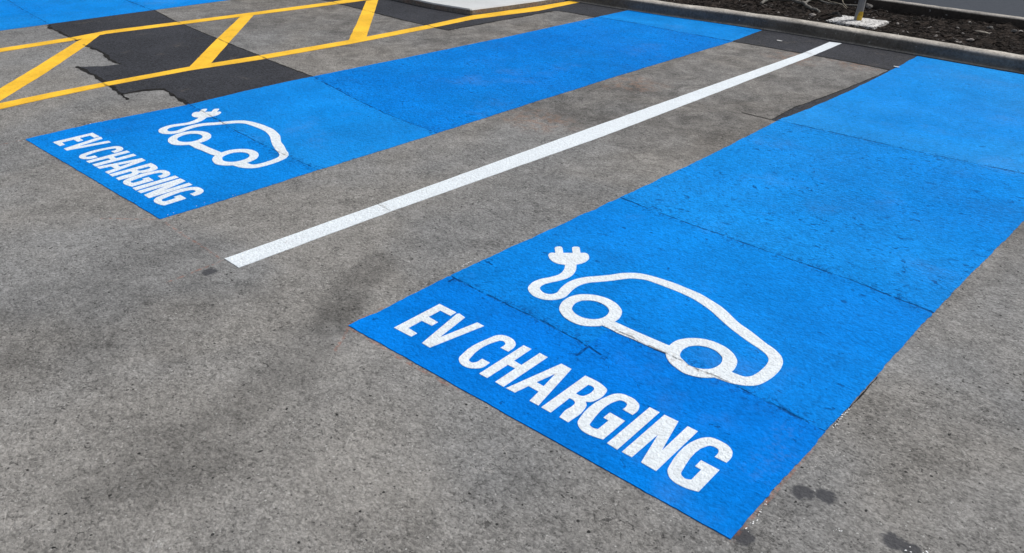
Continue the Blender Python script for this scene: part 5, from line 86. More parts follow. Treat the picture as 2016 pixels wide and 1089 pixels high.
  'pad': [(-3.043,7.615),(-3.04,7.963),(-2.623,8.025),(-2.622,7.64)],
  'backkerb': [(-2.812,8.608),(-2.246,8.669),(-1.688,8.629)],
  'branch': [(-3.731,7.724),(-3.774,7.865),(-3.784,8.017),(-3.752,8.108),(-3.688,8.117),(-3.608,8.125),(-3.541,8.106),(-3.465,8.067)],
  'branch_b': [(-3.465,8.067),(-3.506,8.265),(-3.507,8.33),(-3.428,8.403)],
  'branch_c': [(-3.465,8.067),(-3.373,7.956),(-3.279,7.855),(-3.222,7.815),(-3.17,7.76)],
  'branch_d': [(-3.507,8.33),(-3.574,8.468),(-3.641,8.67)],
  'twig_a': [(-3.38,8.426),(-3.237,8.321),(-3.15,8.247),(-3.056,8.101)],
  'twig_b': [(-3.328,8.69),(-3.257,8.472),(-3.175,8.343),(-3.085,8.188)],
  'stones': [(-3.718,7.907),(-3.602,7.621),(-3.421,7.452),(-3.316,7.406),(-3.184,7.642),(-3.132,7.454),(-3.034,8.591),(-2.814,8.152),(-2.344,7.593),(-2.551,7.408),(-2.92,8.789),(-3.483,7.85),(-2.547,8.023),(-2.341,7.593),(-2.397,7.822),(-2.078,7.575),(-1.987,7.465),(-1.889,7.47),(-1.956,7.858),(-1.831,7.639),(-1.871,7.508),(-2.403,8.459),(-2.264,8.802),(-2.082,8.504),(-1.883,8.406),(-1.683,8.354),(-1.644,8.399),(-2.106,8.255)],
  'chip': [(-1.824,7.913)],
  'plastic': [(-3.055,7.868)],
  'scrap': [(-3.028,6.702)],
  'scrap2': [(-2.01,6.528)],
  'tyre': [[(-2.106,1.505),(-1.991,1.342),(-1.915,1.133),(-1.85,0.885),(-1.822,0.645)],[(-1.735,0.785),(-1.794,0.645),(-1.833,0.53)]],
  'tyre2': [(-2.303,1.83),(-2.22,1.652),(-2.119,1.493),(-2.054,1.414)],
  'tyre3': [(-2.481,1.369),(-2.083,1.318)],
  'worn': [(-2.245,4.496),(-2.268,4.924),(-2.167,4.21),(-2.918,3.934),(-2.914,4.402),(-2.774,1.19),(-2.683,0.801)],
  'spots': [(-2.689,1.331),(-0.518,1.752),(-0.47,1.779),(-0.558,1.506),(-0.282,1.744),(-0.239,1.745)],
  'chalk': [[(-3.23,1.436),(-2.763,1.418)],[(-2.736,1.42),(-2.721,1.182)],[(-4.693,1.319),(-4.693,1.469)],[(-3.44,1.269),(-3.267,1.428)],[(-1.999,1.445),(-1.918,1.328)],[(-1.999,1.445),(-1.706,1.444),(-1.48,1.446)],[(-0.57,1.476),(-0.571,1.631),(-0.575,1.937)],[(-2.015,1.461),(-2.018,1.626)]],
  'edge_gap': [[(-0.577,2.413),(-0.575,2.266),(-0.576,2.128),(-0.573,2.069)]],
  'scuff': [(-0.666,1.954),(-0.653,1.874),(-0.645,1.809),(-0.642,1.741),(-0.621,1.846)],
  'rust': [(-2.231,6.421),(-2.684,6.225),(-3.1,4.728),(-4.497,6.666),(-3.013,3.623)],
  'flecks': [(-0.572,2.066),(-0.573,2.132),(-0.573,2.121),(-0.57,2.075),(-0.574,2.115),(-0.574,2.182),(-0.573,2.146),(-0.575,2.185),(-0.571,2.167),(-0.573,2.153),(-0.573,2.105),(-0.574,2.177),(-0.573,2.09),(-0.572,2.084),(-0.575,2.147),(-0.572,2.151),(-0.573,2.163),(-0.57,2.075),(-0.575,2.171),(-0.574,2.104),(-0.572,2.08),(-0.574,2.137),(-0.572,2.164),(-0.577,2.142),(-0.574,2.16),(-0.572,2.103),(-0.569,2.088),(-0.571,2.089),(-0.572,2.179),(-0.574,2.129),(-2.043,2.072),(-2.041,2.064),(-2.046,2.054),(-2.038,1.997),(-2.041,2.077),(-2.042,2.05),(-2.04,2.028),(-2.034,2.03),(-2.044,2.04),(-2.046,2.104),(-2.043,2.105),(-2.042,2.083),(-2.039,2.044),(-2.036,2.049),(-2.042,2.058),(-2.038,2.025),(-2.042,2.003),(-2.044,2.066),(-4.705,1.872),(-4.724,1.744),(-4.709,1.791),(-4.711,1.767),(-4.71,1.881),(-4.712,1.857),(-4.709,1.718),(-4.705,1.788),(-4.724,1.776),(-4.709,1.815),(-4.7,1.821),(-4.708,1.838),(-4.714,1.789),(-4.691,1.85),(-4.715,1.688),(-4.708,1.817),(-3.268,1.8),(-3.276,1.68),(-3.271,1.715),(-3.268,1.646),(-3.266,1.788),(-3.271,1.611),(-3.274,1.506),(-3.271,1.831),(-3.269,1.802),(-3.273,1.613),(-3.282,1.656),(-3.272,1.478),(-0.564,1.556),(-0.563,1.599),(-0.563,1.533),(-0.564,1.608),(-0.56,1.565),(-0.561,1.564),(-0.561,1.557),(-0.556,1.576),(-0.558,1.559),(-0.553,1.525),(-0.569,1.652),(-0.562,1.595),(-0.567,1.642),(-0.566,1.616),(-0.566,1.643),(-0.249,1.73),(-0.21,1.761),(-0.245,1.749),(-0.209,1.776),(-0.238,1.734),(-0.215,1.752),(-0.387,1.686),(-0.396,1.69),(-0.392,1.683),(-0.389,1.684),(-0.399,1.682),(-0.403,1.673),(-4.691,1.41),(-4.681,1.44),(-4.652,1.402),(-4.667,1.399),(-4.662,1.423)],
}

# ------------------------------------------------------------------ node helper
class Nodes:
    def __init__(self, name, rough=0.8, spec=0.4):
        self.m = bpy.data.materials.new(name)
        self.m.use_nodes = True
        self.t = self.m.node_tree
        self.b = self.t.nodes['Principled BSDF']
        self.b.inputs['Roughness'].default_value = rough
        self.b.inputs['Specular IOR Level'].default_value = spec
        g = self.t.nodes.new('ShaderNodeNewGeometry')
        self.pos = g.outputs['Position']
        self.nrm = g.outputs['Normal']

    def put(self, sock, v):
        if isinstance(v, bpy.types.NodeSocket):
            self.t.links.new(v, sock)
        else:
            sock.default_value = v

    def stones(self, scale, jitter=0.25):
        """one random value per stone of the aggregate, and the dark binder between stones"""
        n = self.t.nodes.new('ShaderNodeTexNoise')
        self.t.links.new(self.pos, n.inputs['Vector'])
        n.inputs['Scale'].default_value = scale * 0.8
        n.inputs['Detail'].default_value = 2
        w = self.vec('SCALE', self.vec('SUBTRACT', n.outputs['Color'], (0.5, 0.5, 0.5)), scale=jitter * 4.0 / scale)
        v = self.t.nodes.new('ShaderNodeTexVoronoi')
        self.t.links.new(self.vec('ADD', self.pos, w), v.inputs['Vector'])
        v.inputs['Scale'].default_value = scale
        s = self.t.nodes.new('ShaderNodeSeparateColor')
        self.t.links.new(v.outputs['Color'], s.inputs[0])
        return s.outputs[0], s.outputs[1], v.outputs['Distance']

    def math(self, op, a, b=0.0, clamp=False):
        n = self.t.nodes.new('ShaderNodeMath')
        n.operation = op
        n.use_clamp = clamp
        self.put(n.inputs[0], a)
        self.put(n.inputs[1], b)
        return n.outputs[0]

    def vec(self, op, a, b=(0, 0, 0), scale=None):
        n = self.t.nodes.new('ShaderNodeVectorMath')
        n.operation = op
        self.put(n.inputs[0], a)
        if op == 'SCALE':
            self.put(n.inputs['Scale'], scale)
        elif op != 'LENGTH':
            self.put(n.inputs[1], b)
        return n.outputs['Value' if op in ('LENGTH', 'DOT_PRODUCT', 'DISTANCE') else 'Vector']

    def noise(self, scale, detail=4, rough=0.55, dist=0.0, pos=None, lac=2.0):
        n = self.t.nodes.new('ShaderNodeTexNoise')
        self.put(n.inputs['Vector'], pos if pos is not None else self.pos)
        n.inputs['Scale'].default_value = scale
        n.inputs['Detail'].default_value = detail
        n.inputs['Roughness'].default_value = rough
        n.inputs['Lacunarity'].default_value = lac
        n.inputs['Distortion'].default_value = dist
        return n.outputs['Fac']

    def vor(self, scale, pos=None, feature='F1', rnd=1.0, out='Distance'):
        n = self.t.nodes.new('ShaderNodeTexVoronoi')
        n.feature = feature
        self.put(n.inputs['Vector'], pos if pos is not None else self.pos)
        n.inputs['Scale'].default_value = scale
        n.inputs['Randomness'].default_value = rnd
        return n.outputs[out]

    def step(self, v, lo, hi, a=0.0, b=1.0):
        n = self.t.nodes.new('ShaderNodeMapRange')
        n.interpolation_type = 'SMOOTHSTEP'
        self.put(n.inputs[0], v)
        for i, x in enumerate((lo, hi, a, b)):
            self.put(n.inputs[i + 1], x)
        return n.outputs[0]

    def mix(self, f, a, b, mode='MIX'):
        n = self.t.nodes.new('ShaderNodeMix')
        n.data_type = 'RGBA'
        n.blend_type = mode
        n.clamp_factor = True
        self.put(n.inputs[0], f)
        for s, v in ((n.inputs[6], a), (n.inputs[7], b)):
            if isinstance(v, (tuple, list)) and len(v) == 3:
                v = (*v, 1.0)
            self.put(s, v)
        return n.outputs[2]

    def mul(self, col, val):
        n = self.t.nodes.new('ShaderNodeVectorMath')
        n.operation = 'SCALE'
        if isinstance(col, (tuple, list)):
            n.inputs[0].default_value = col[:3]
        else:
            self.t.links.new(col, n.inputs[0])
        self.put(n.inputs['Scale'], val)
        return n.outputs[0]

    def lines(self, polys, wob=0.02, wscale=6.0, wdet=3):
        """distance (m) on the ground to the nearest of some polylines, with a wobble"""
        n = self.t.nodes.new('ShaderNodeTexNoise')
        self.t.links.new(self.pos, n.inputs['Vector'])
        n.inputs['Scale'].default_value = wscale
        n.inputs['Detail'].default_value = wdet
        w = self.vec('SCALE', self.vec('SUBTRACT', n.outputs['Color'], (0.5, 0.5, 0.5)), scale=wob)
        p = self.vec('MULTIPLY', self.vec('ADD', self.pos, w), (1, 1, 0))
        best = None
        for poly in polys:
            for a, b in zip(poly[:-1], poly[1:]):
                d = Vector((b[0] - a[0], b[1] - a[1], 0))
                if d.length < 1e-5:
                    continue
                r = self.vec('SUBTRACT', p, (a[0], a[1], 0))
                t = self.math('ADD', self.vec('DOT_PRODUCT', r, tuple(d / d.length_squared)), 0.0, True)
                dist = self.vec('DISTANCE', r, self.vec('SCALE', tuple(d), scale=t))
                best = dist if best is None else self.math('MINIMUM', best, dist)
        return best

    def points(self, pts, wob=0.02, wscale=30.0):
        n = self.t.nodes.new('ShaderNodeTexNoise')
        self.t.links.new(self.pos, n.inputs['Vector'])
        n.inputs['Scale'].default_value = wscale
        w = self.vec('SCALE', self.vec('SUBTRACT', n.outputs['Color'], (0.5, 0.5, 0.5)), scale=wob)
        p = self.vec('MULTIPLY', self.vec('ADD', self.pos, w), (1, 1, 0))
        best = None
        for a in pts:
            d = self.vec('DISTANCE', p, (a[0], a[1], 0))
            best = d if best is None else self.math('MINIMUM', best, d)
        return best

    def bump(self, h, dist=0.003, strength=1.0, chain=None):
        n = self.t.nodes.new('ShaderNodeBump')
        n.inputs['Strength'].default_value = strength
        n.inputs['Distance'].default_value = dist
        self.put(n.inputs['Height'], h)
        if chain is not None:
            self.t.links.new(chain, n.inputs['Normal'])
        return n.outputs[0]

    def done(self, col, normal=None, rough=None):
        self.put(self.b.inputs['Base Color'], (*col, 1.0) if isinstance(col, (tuple, list)) and len(col) == 3 else col)
        if normal is not None:
            self.t.links.new(normal, self.b.inputs['Normal'])
        if rough is not None:
            self.put(self.b.inputs['Roughness'], rough)
        return self.m


JR = SHAPES['joints'][0:5] + SHAPES['joints'][10:13] + SHAPES['joints'][15:16]
JL = SHAPES['joints'][5:8]
JF = SHAPES['joints'][8:10]
JW = SHAPES['joints'][13:15]
J2 = SHAPES['joints'][15]


def mat_ground():
    k = Nodes('old_asphalt', 0.85, 0.3)
    # the tined drag marks of the old surface run roughly across the stalls
    st = k.vec('MULTIPLY', k.pos, (0.55, 1.0, 1.0))
    big = k.noise(0.55, 4, 0.55)
    mid = k.noise(3.2, 5, 0.62, 0.6)
    blot = k.noise(11.0, 5, 0.65, 0.8)
    grain = k.noise(62.0, 6, 0.72, 1.2, st)
    fine = k.noise(190.0, 3, 0.7, 0.4)
    r1, r2, sd = k.stones(96.0)
    q1, q2, qd = k.stones(165.0)
    v = k.math('ADD', k.step(big, 0.32, 0.68, -0.12, 0.10), k.step(mid, 0.32, 0.68, -0.13, 0.12))
    v = k.math('ADD', v, k.step(blot, 0.34, 0.66, -0.10, 0.09))
    v = k.math('ADD', v, k.step(grain, 0.34, 0.66, -0.20, 0.20))
    v = k.math('ADD', v, k.math('MULTIPLY', k.math('SUBTRACT', r1, 0.5), 0.26))
    v = k.math('ADD', v, k.math('MULTIPLY', k.math('SUBTRACT', q1, 0.5), 0.46))
    v = k.math('ADD', v, k.step(sd, 0.35, 0.75, 0.04, -0.12))
    v = k.math('ADD', v, 1.04)
    warm = k.step(k.noise(0.9, 3, 0.5, 0.4), 0.40, 0.62)
    col = k.mix(warm, (0.208, 0.210, 0.209), (0.226, 0.219, 0.206))
    col = k.mul(col, v)
    # the slabs nearer the kerb are older, darker and browner
    sep = k.t.nodes.new('ShaderNodeSeparateXYZ')
    k.t.links.new(k.pos, sep.inputs[0])
    yy = k.math('ADD', sep.outputs[1], k.math('MULTIPLY', k.math('SUBTRACT', k.noise(1.3, 3), 0.5), 3.0))
    col = k.mix(k.step(yy, 2.9, 4.3, 0.0, 0.85), col, k.vec('MULTIPLY', col, (0.74, 0.715, 0.69)))
    old = k.step(sep.outputs[1], 2.2, 4.5)
    dap = k.noise(5.5, 6, 0.68, 0.9)
    col = k.mul(col, k.math('ADD', 1.0, k.math('MULTIPLY', old, k.step(dap, 0.34, 0.66, -0.26, 0.24))))
    # pits and pale scuffs
    pit = k.math('MULTIPLY', k.step(k.noise(44.0, 4, 0.62, 1.0), 0.61, 0.67), k.step(k.noise(4.0, 3), 0.40, 0.62, 0.12, 1.0))
    col = k.mix(k.math('MULTIPLY', pit, 0.75), col, (0.035, 0.034, 0.034))
    hole = k.step(r2, 0.975, 0.985)
    holes = k.math('MULTIPLY', k.math('MULTIPLY', hole, k.step(sd, 0.5, 0.35)), k.step(k.noise(5.0, 2), 0.42, 0.52))
    dk = k.math('MULTIPLY', k.step(q2, 0.05, 0.03), k.step(qd, 0.6, 0.4))
    col = k.mix(k.math('MULTIPLY', dk, 0.7), col, (0.03, 0.03, 0.03))
    white = k.math('MULTIPLY', k.step(q2, 0.985, 0.99), k.step(qd, 0.5, 0.4))
    col = k.mix(k.math('MULTIPLY', white, 0.7), col, (0.50, 0.50, 0.49))
    col = k.mix(holes, col, (0.02, 0.02, 0.02))
    scuff = k.math('MULTIPLY', k.step(k.noise(26.0, 6, 0.7, 3.0, k.vec('MULTIPLY', k.pos, (0.6, 1.3, 1))), 0.60, 0.68), k.step(k.noise(2.4, 3, 0.6), 0.48, 0.66))
    col = k.mix(k.math('MULTIPLY', scuff, 0.6), col, (0.40, 0.39, 0.37))
    scr = k.math('MULTIPLY', k.step(k.math('ABSOLUTE', k.math('SUBTRACT', k.noise(3.4, 2, 0.4, 2.2), 0.5)), 0.0035, 0.0012), k.step(k.noise(5.5, 2), 0.60, 0.66))
    col = k.mix(k.math('MULTIPLY', scr, 0.6), col, (0.42, 0.41, 0.39))
    n1 = k.noise(24.0, 3, 0.55, 1.4)
    curl = k.math('MULTIPLY', k.step(k.math('ABSOLUTE', k.math('SUBTRACT', n1, 0.47)), 0.022, 0.006), k.step(k.noise(7.0, 4, 0.65), 0.44, 0.62))
    col = k.mix(k.math('MULTIPLY', curl, 0.46), col, (0.44, 0.435, 0.42))
    n2 = k.noise(30.0, 3, 0.6, 1.6)
    curl = k.math('MULTIPLY', k.step(k.math('ABSOLUTE', k.math('SUBTRACT', n2, 0.53)), 0.020, 0.006), k.step(k.noise(5.0, 4, 0.65), 0.46, 0.64))
    col = k.mix(k.math('MULTIPLY', curl, 0.42), col, (0.06, 0.06, 0.06))
    d = k.points(SHAPES['worn'], 0.35, 3.0)
    wn_ = k.math('MULTIPLY', k.step(d, 0.42, 0.20), k.step(k.noise(9.0, 5, 0.65), 0.35, 0.60, 0.3, 1.0))
    col = k.mix(k.math('MULTIPLY', wn_, 0.48), col, k.mul(col, 0.5))
    # tyre scuffs
    d = k.lines(SHAPES['tyre'], 0.16, 2.5, 4)
    band = k.math('MULTIPLY', k.step(d, 0.17, 0.03), k.step(k.noise(7.0, 5, 0.65), 0.30, 0.62, 0.25, 1.0))
    col = k.mix(k.math('MULTIPLY', band, 0.60), col, k.mul(col, 0.48))
    d = k.lines([SHAPES['tyre2']], 0.04, 5.0, 4)
    band = k.math('MULTIPLY', k.step(d, 0.105, 0.045), k.step(k.noise(14.0, 4, 0.65), 0.26, 0.56, 0.5, 1.0))
    col = k.mix(k.math('MULTIPLY', band, 0.62), col, k.mul(col, 0.48))
    d = k.lines([SHAPES['tyre3']], 0.05, 4.0, 4)
    band = k.math('MULTIPLY', k.step(d, 0.07, 0.02), k.step(k.noise(22.0, 3, 0.6), 0.35, 0.65))
    col = k.mix(k.math('MULTIPLY', band, 0.30), col, k.mul(col, 0.45))
    # dark drips of sealer
    d = k.points(SHAPES['spots'], 0.032, 55.0)
    col = k.mix(k.step(d, 0.036, 0.020, 0.0, 0.90), col, (0.050, 0.052, 0.060))
    # red setting-out chalk and rusty stains
    d = k.lines(SHAPES['chalk'], 0.012, 18.0, 3)
    ch = k.math('MULTIPLY', k.step(d, 0.008, 0.003), k.step(k.noise(40.0, 3, 0.7), 0.42, 0.62))
    col = k.mix(k.math('MULTIPLY', ch, 0.5), col, (0.34, 0.13, 0.08))
    d = k.points(SHAPES['rust'], 0.30, 4.0)
    ru = k.math('MULTIPLY', k.step(d, 0.30, 0.05), k.step(k.noise(16.0, 4, 0.7), 0.42, 0.66))
    col = k.mix(k.math('MULTIPLY', ru, 0.55), col, (0.30, 0.17, 0.11))
    h = k.math('ADD', k.math('MULTIPLY', grain, 0.8), k.math('MULTIPLY', fine, 0.35))
    h = k.math('SUBTRACT', h, k.math('MULTIPLY', k.math('ADD', pit, holes), 0.35))
    h = k.math('SUBTRACT', h, k.math('MULTIPLY', sd, 0.35))
    return k.done(col, k.bump(h, 0.006, 0.9))


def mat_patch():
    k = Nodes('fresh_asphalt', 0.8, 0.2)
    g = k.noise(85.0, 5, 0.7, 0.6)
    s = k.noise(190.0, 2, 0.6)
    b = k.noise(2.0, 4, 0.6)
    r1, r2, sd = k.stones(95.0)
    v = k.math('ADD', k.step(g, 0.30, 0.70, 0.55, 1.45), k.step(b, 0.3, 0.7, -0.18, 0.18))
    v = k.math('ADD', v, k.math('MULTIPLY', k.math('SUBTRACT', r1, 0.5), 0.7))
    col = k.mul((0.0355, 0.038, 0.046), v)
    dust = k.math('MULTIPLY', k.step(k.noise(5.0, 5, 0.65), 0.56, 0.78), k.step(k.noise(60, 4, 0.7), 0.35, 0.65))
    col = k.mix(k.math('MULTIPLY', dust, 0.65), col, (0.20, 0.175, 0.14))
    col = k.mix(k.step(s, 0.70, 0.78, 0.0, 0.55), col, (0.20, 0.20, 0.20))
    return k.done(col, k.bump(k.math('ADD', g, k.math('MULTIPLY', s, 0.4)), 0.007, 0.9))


def mat_blue(name, joints, coarse, tint, rough, value=1.0):
    k = Nodes(name, rough + 0.25, 0.03)
    st = k.vec('MULTIPLY', k.pos, (0.6, 1.0, 1.0))
    big = k.noise(1.1, 4, 0.6, 0.5)
    cl = k.noise(3.5, 4, 0.65, 0.6)
    grain = k.noise(75.0, 5, 0.7, 0.7, st)
    fine = k.noise(180.0, 2, 0.6)
    v = k.math('ADD', k.step(big, 0.3, 0.7, -0.07, 0.07), k.step(grain, 0.34, 0.66, -0.12 - 0.08 * coarse, 0.10 + 0.05 * coarse))
    r1, r2, sd = k.stones(85.0)
    v = k.math('ADD', k.math('ADD', v, k.step(cl, 0.34, 0.66, -0.08, 0.07)), value)
    v = k.math('ADD', v, k.math('MULTIPLY', k.math('SUBTRACT', r1, 0.5), 0.10 + 0.10 * coarse))
    col = k.mix(k.step(k.noise(0.8, 3, 0.5), 0.35, 0.65), (0.0009 * tint ** 1.6, 0.194 * tint ** 0.15, 0.675), (0.0022 * tint ** 1.6, 0.220 * tint ** 0.15, 0.705))  # tint sets each panel's hue and paints grazing sky sheen into the base colour
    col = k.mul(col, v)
    # where the aggregate stands proud the paint has missed the hollows
    lim = 0.66 - 0.075 * coarse
    pit = k.step(k.noise(38.0, 5, 0.66, 1.0, st), lim, lim + 0.05)
    pit = k.math('MULTIPLY', pit, k.step(cl, 0.36, 0.62, 0.15, 1.0))
    col = k.mix(k.math('MULTIPLY', pit, 0.72), col, (0.003, 0.050, 0.21))
    hole = k.math('MULTIPLY', k.step(k.vor(6.0), 0.040, 0.024), k.step(k.noise(3.0, 2), 0.50, 0.56))
    col = k.mix(hole, col, (0.004, 0.025, 0.10))
    # grey tyre dust
    dust = k.math('MULTIPLY', k.step(k.noise(1.7, 5, 0.65), 0.54, 0.74), 0.16)
    col = k.mix(dust, col, (0.16, 0.27, 0.48))
    if joints is JR:
        d = k.points(SHAPES['scuff'], 0.05, 20.0)
        ru = k.math('MULTIPLY', k.step(d, 0.07, 0.01), k.step(k.noise(48.0, 4, 0.7), 0.46, 0.62))
        col = k.mix(k.math('MULTIPLY', ru, 0.07), col, (0.22, 0.30, 0.48))
    # joints of the slab below telegraph through the paint
    d = k.lines(joints, 0.020, 16.0, 5)
    w = k.step(k.noise(6.0, 3, 0.6), 0.36, 0.64, 0.0008, 0.0055)
    sp_ = k.t.nodes.new('ShaderNodeSeparateXYZ')
    k.t.links.new(k.pos, sp_.inputs[0])
    w = k.math('MULTIPLY', w, k.step(sp_.outputs[1], 2.2, 6.5, 1.0, 2.6))
    jm = k.math('MULTIPLY', k.step(d, k.math('ADD', w, 0.0025), k.math('MULTIPLY', w, 0.4)), k.step(k.noise(13.0, 4, 0.7), 0.40, 0.54, 0.12, 1.0))
    crumb = k.math('MULTIPLY', k.step(d, 0.075, 0.01), k.step(k.noise(50.0, 4, 0.65, 1.0), 0.53, 0.61))
    col = k.mix(k.math('MULTIPLY', crumb, 0.55), col, (0.002, 0.045, 0.20))
    col = k.mix(k.math('MULTIPLY', jm, 0.75), col, (0.003, 0.034, 0.14))
    h = k.math('ADD', k.math('MULTIPLY', grain, 0.6 + 0.5 * coarse), k.math('MULTIPLY', fine, 0.30))
    h = k.math('SUBTRACT', h, k.math('MULTIPLY', pit, 0.45))
    h = k.math('SUBTRACT', h, k.math('MULTIPLY', jm, 0.9))
    h = k.math('SUBTRACT', h, k.math('MULTIPLY', sd, 0.30 + 0.25 * coarse))
    r = k.step(k.noise(2.2, 4, 0.6), 0.3, 0.7, rough + 0.15, rough + 0.35)
    return k.done(col, k.bump(h, 0.0055, 0.9), r)


def mat_white(name='white_paint', joints=()):
    k = Nodes(name, 0.55, 0.4)
    grain = k.noise(80.0, 5, 0.7, 0.8)
    fine = k.noise(190.0, 2, 0.6)
    r1, r2, sd = k.stones(85.0)
    v = k.math('ADD', k.step(grain, 0.34, 0.66, 0.91, 1.04), k.step(k.noise(3.0, 4, 0.6), 0.3, 0.7, -0.03, 0.03))
    v = k.math('ADD', v, k.math('MULTIPLY', k.math('SUBTRACT', r1, 0.5), 0.10))
    col = k.mul((0.79, 0.86, 0.91), v)
    sp = k.math('MULTIPLY', k.step(k.noise(52.0, 4, 0.65, 0.8), 0.57, 0.66), k.step(k.noise(6.0, 3, 0.6), 0.40, 0.62, 0.15, 1.0))
    col = k.mix(k.math('MULTIPLY', sp, 0.36), col, (0.50, 0.49, 0.47))
    dot = k.math('MULTIPLY', k.step(k.vor(26.0), 0.09, 0.05), k.step(k.noise(7.0, 2), 0.56, 0.60))
    col = k.mix(k.math('MULTIPLY', dot, 0.7), col, (0.30, 0.29, 0.28))
    h = k.math('SUBTRACT', k.math('ADD', grain, k.math('MULTIPLY', fine, 0.35)), k.math('MULTIPLY', sd, 0.4))
    if joints:
        d = k.lines(joints, 0.020, 16.0, 5)
        band = k.math('MULTIPLY', k.step(d, 0.045, 0.005), k.step(k.noise(60.0, 4, 0.7, 0.8), 0.50, 0.62))
        col = k.mix(k.math('MULTIPLY', band, 0.55), col, (0.42, 0.40, 0.38))
        jm = k.math('MULTIPLY', k.step(d, 0.006, 0.002), k.step(k.noise(26.0, 3, 0.7), 0.42, 0.58, 0.2, 1.0))
        col = k.mix(k.math('MULTIPLY', jm, 0.6), col, (0.16, 0.155, 0.15))
        h = k.math('SUBTRACT', h, jm)
    return k.done(col, k.bump(h, 0.006, 0.9))


def mat_yellow():
    k = Nodes('yellow_paint', 0.7, 0.15)
    grain = k.noise(75.0, 5, 0.7, 0.8)
    v = k.math('ADD', k.step(grain, 0.3, 0.7, 0.88, 1.06), k.step(k.noise(3.5, 4, 0.6), 0.34, 0.66, -0.16, 0.07))
    col = k.mul((0.95, 0.555, 0.040), v)
    sp = k.math('MULTIPLY', k.step(k.noise(55.0, 4, 0.65), 0.60, 0.68), k.step(k.noise(5.0, 3, 0.6), 0.42, 0.62))
    col = k.mix(k.math('MULTIPLY', sp, 0.6), col, (0.40, 0.24, 0.05))
    d = k.lines(SHAPES['yjoints'], 0.03, 14.0, 4)
    col = k.mix(k.math('MULTIPLY', k.step(d, 0.014, 0.004), k.step(k.noise(24.0, 3, 0.7), 0.36, 0.56, 0.2, 0.75)), col, (0.14, 0.095, 0.02))
    return k.done(col, k.bump(grain, 0.004, 0.7))


def mat_kerb(name='kerb_concrete', g0=(0.160, 0.143, 0.120), g1=(0.135, 0.122, 0.106), crown=(0.50, 0.47, 0.42)):
    """weathered concrete: pale on top, upright face darkened by dirt and by shade painted into its colour"""
    k = Nodes(name, 0.9, 0.2)
    g = k.noise(60.0, 6, 0.7, 0.5)
    m = k.noise(5.0, 5, 0.65, 0.6)
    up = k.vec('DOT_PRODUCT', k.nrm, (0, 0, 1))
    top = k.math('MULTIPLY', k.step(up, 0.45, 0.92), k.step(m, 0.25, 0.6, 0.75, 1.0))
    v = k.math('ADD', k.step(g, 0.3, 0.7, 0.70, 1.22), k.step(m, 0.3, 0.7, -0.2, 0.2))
    grime_shade = k.mix(k.step(k.noise(0.9, 3), 0.4, 0.6), g0, g1)  # dirt and painted shade of the upright face in one colour
    col = k.mul(k.mix(top, grime_shade, crown), v)
    sp = k.math('MULTIPLY', k.step(k.noise(24.0, 3, 0.6), 0.66, 0.71), k.step(k.noise(2.4, 2), 0.48, 0.56))
    col = k.mix(k.math('MULTIPLY', sp, 0.75), col, (0.42, 0.42, 0.42))
    return k.done(col, k.bump(g, 0.006, 0.8))


def mat_concrete(name, colour, mottle=0.12):
    k = Nodes(name, 0.85, 0.3)
    g = k.noise(70.0, 5, 0.7, 0.4)
    m = k.noise(3.0, 5, 0.6, 0.5)
    v = k.math('ADD', k.step(g, 0.3, 0.7, 0.93, 1.06), k.step(m, 0.3, 0.7, -mottle, mottle))
    return k.done(k.mul(colour, v), k.bump(g, 0.003, 0.6))


def mat_slab_edge():
    k = Nodes('rough_slab_edge', 0.9, 0.2)
    g = k.noise(55.0, 6, 0.7, 0.6)
    v = k.step(g, 0.28, 0.72, 0.6, 1.35)
    rust = k.step(k.noise(7.0, 4, 0.6), 0.45, 0.65)
    col = k.mix(k.math('MULTIPLY', rust, 0.5), (0.20, 0.19, 0.18), (0.27, 0.17, 0.13))
    return k.done(k.mul(col, v), k.bump(g, 0.008, 0.9))


def mat_pad():
    k = Nodes('chipped_white_concrete', 0.8, 0.3)
    pit = k.step(k.noise(26.0, 4, 0.65, 1.6), 0.53, 0.58)
    m = k.noise(9.0, 4, 0.6)
    col = k.mul((0.66, 0.655, 0.64), k.step(m, 0.3, 0.7, 0.85, 1.1))
    col = k.mix(k.math('MULTIPLY', pit, 0.9), col, (0.045, 0.04, 0.035))
    return k.done(col, k.bump(k.math('SUBTRACT', m, pit), 0.006, 0.8))


def mat_soil():
    k = Nodes('wet_mulch_soil', 0.95, 0.15)
    g = k.noise(38.0, 7, 0.72, 1.6, k.vec('MULTIPLY', k.pos, (0.5, 1.4, 1)))
    m = k.noise(6.0, 5, 0.65)
    col = k.mix(k.step(g, 0.30, 0.72), (0.010, 0.008, 0.007), (0.062, 0.047, 0.038))
    col = k.mul(col, k.step(m, 0.3, 0.7, 0.6, 1.35))
    return k.done(col, k.bump(g, 0.02, 1.0))


def mat_simple(name, c0, c1, scale=20.0, rough=0.8, bump=0.003, stretch=(1, 1, 1)):
    k = Nodes(name, rough, 0.12)
    g = k.noise(scale, 5, 0.65, 0.5, k.vec('MULTIPLY', k.pos, stretch))
    return k.done(k.mix(k.step(g, 0.3, 0.7), c0, c1), k.bump(g, bump, 0.8))


def mat_chips():
    k = Nodes('bark_chips', 0.9, 0.2)
    a = k.t.nodes.new('ShaderNodeAttribute')
    a.attribute_name = 'tone'
    g = k.noise(120.0, 3, 0.7)
    col = k.mul(a.outputs['Color'], k.step(g, 0.3, 0.7, 0.6, 1.35))
    return k.done(col, k.bump(g, 0.003, 0.8))


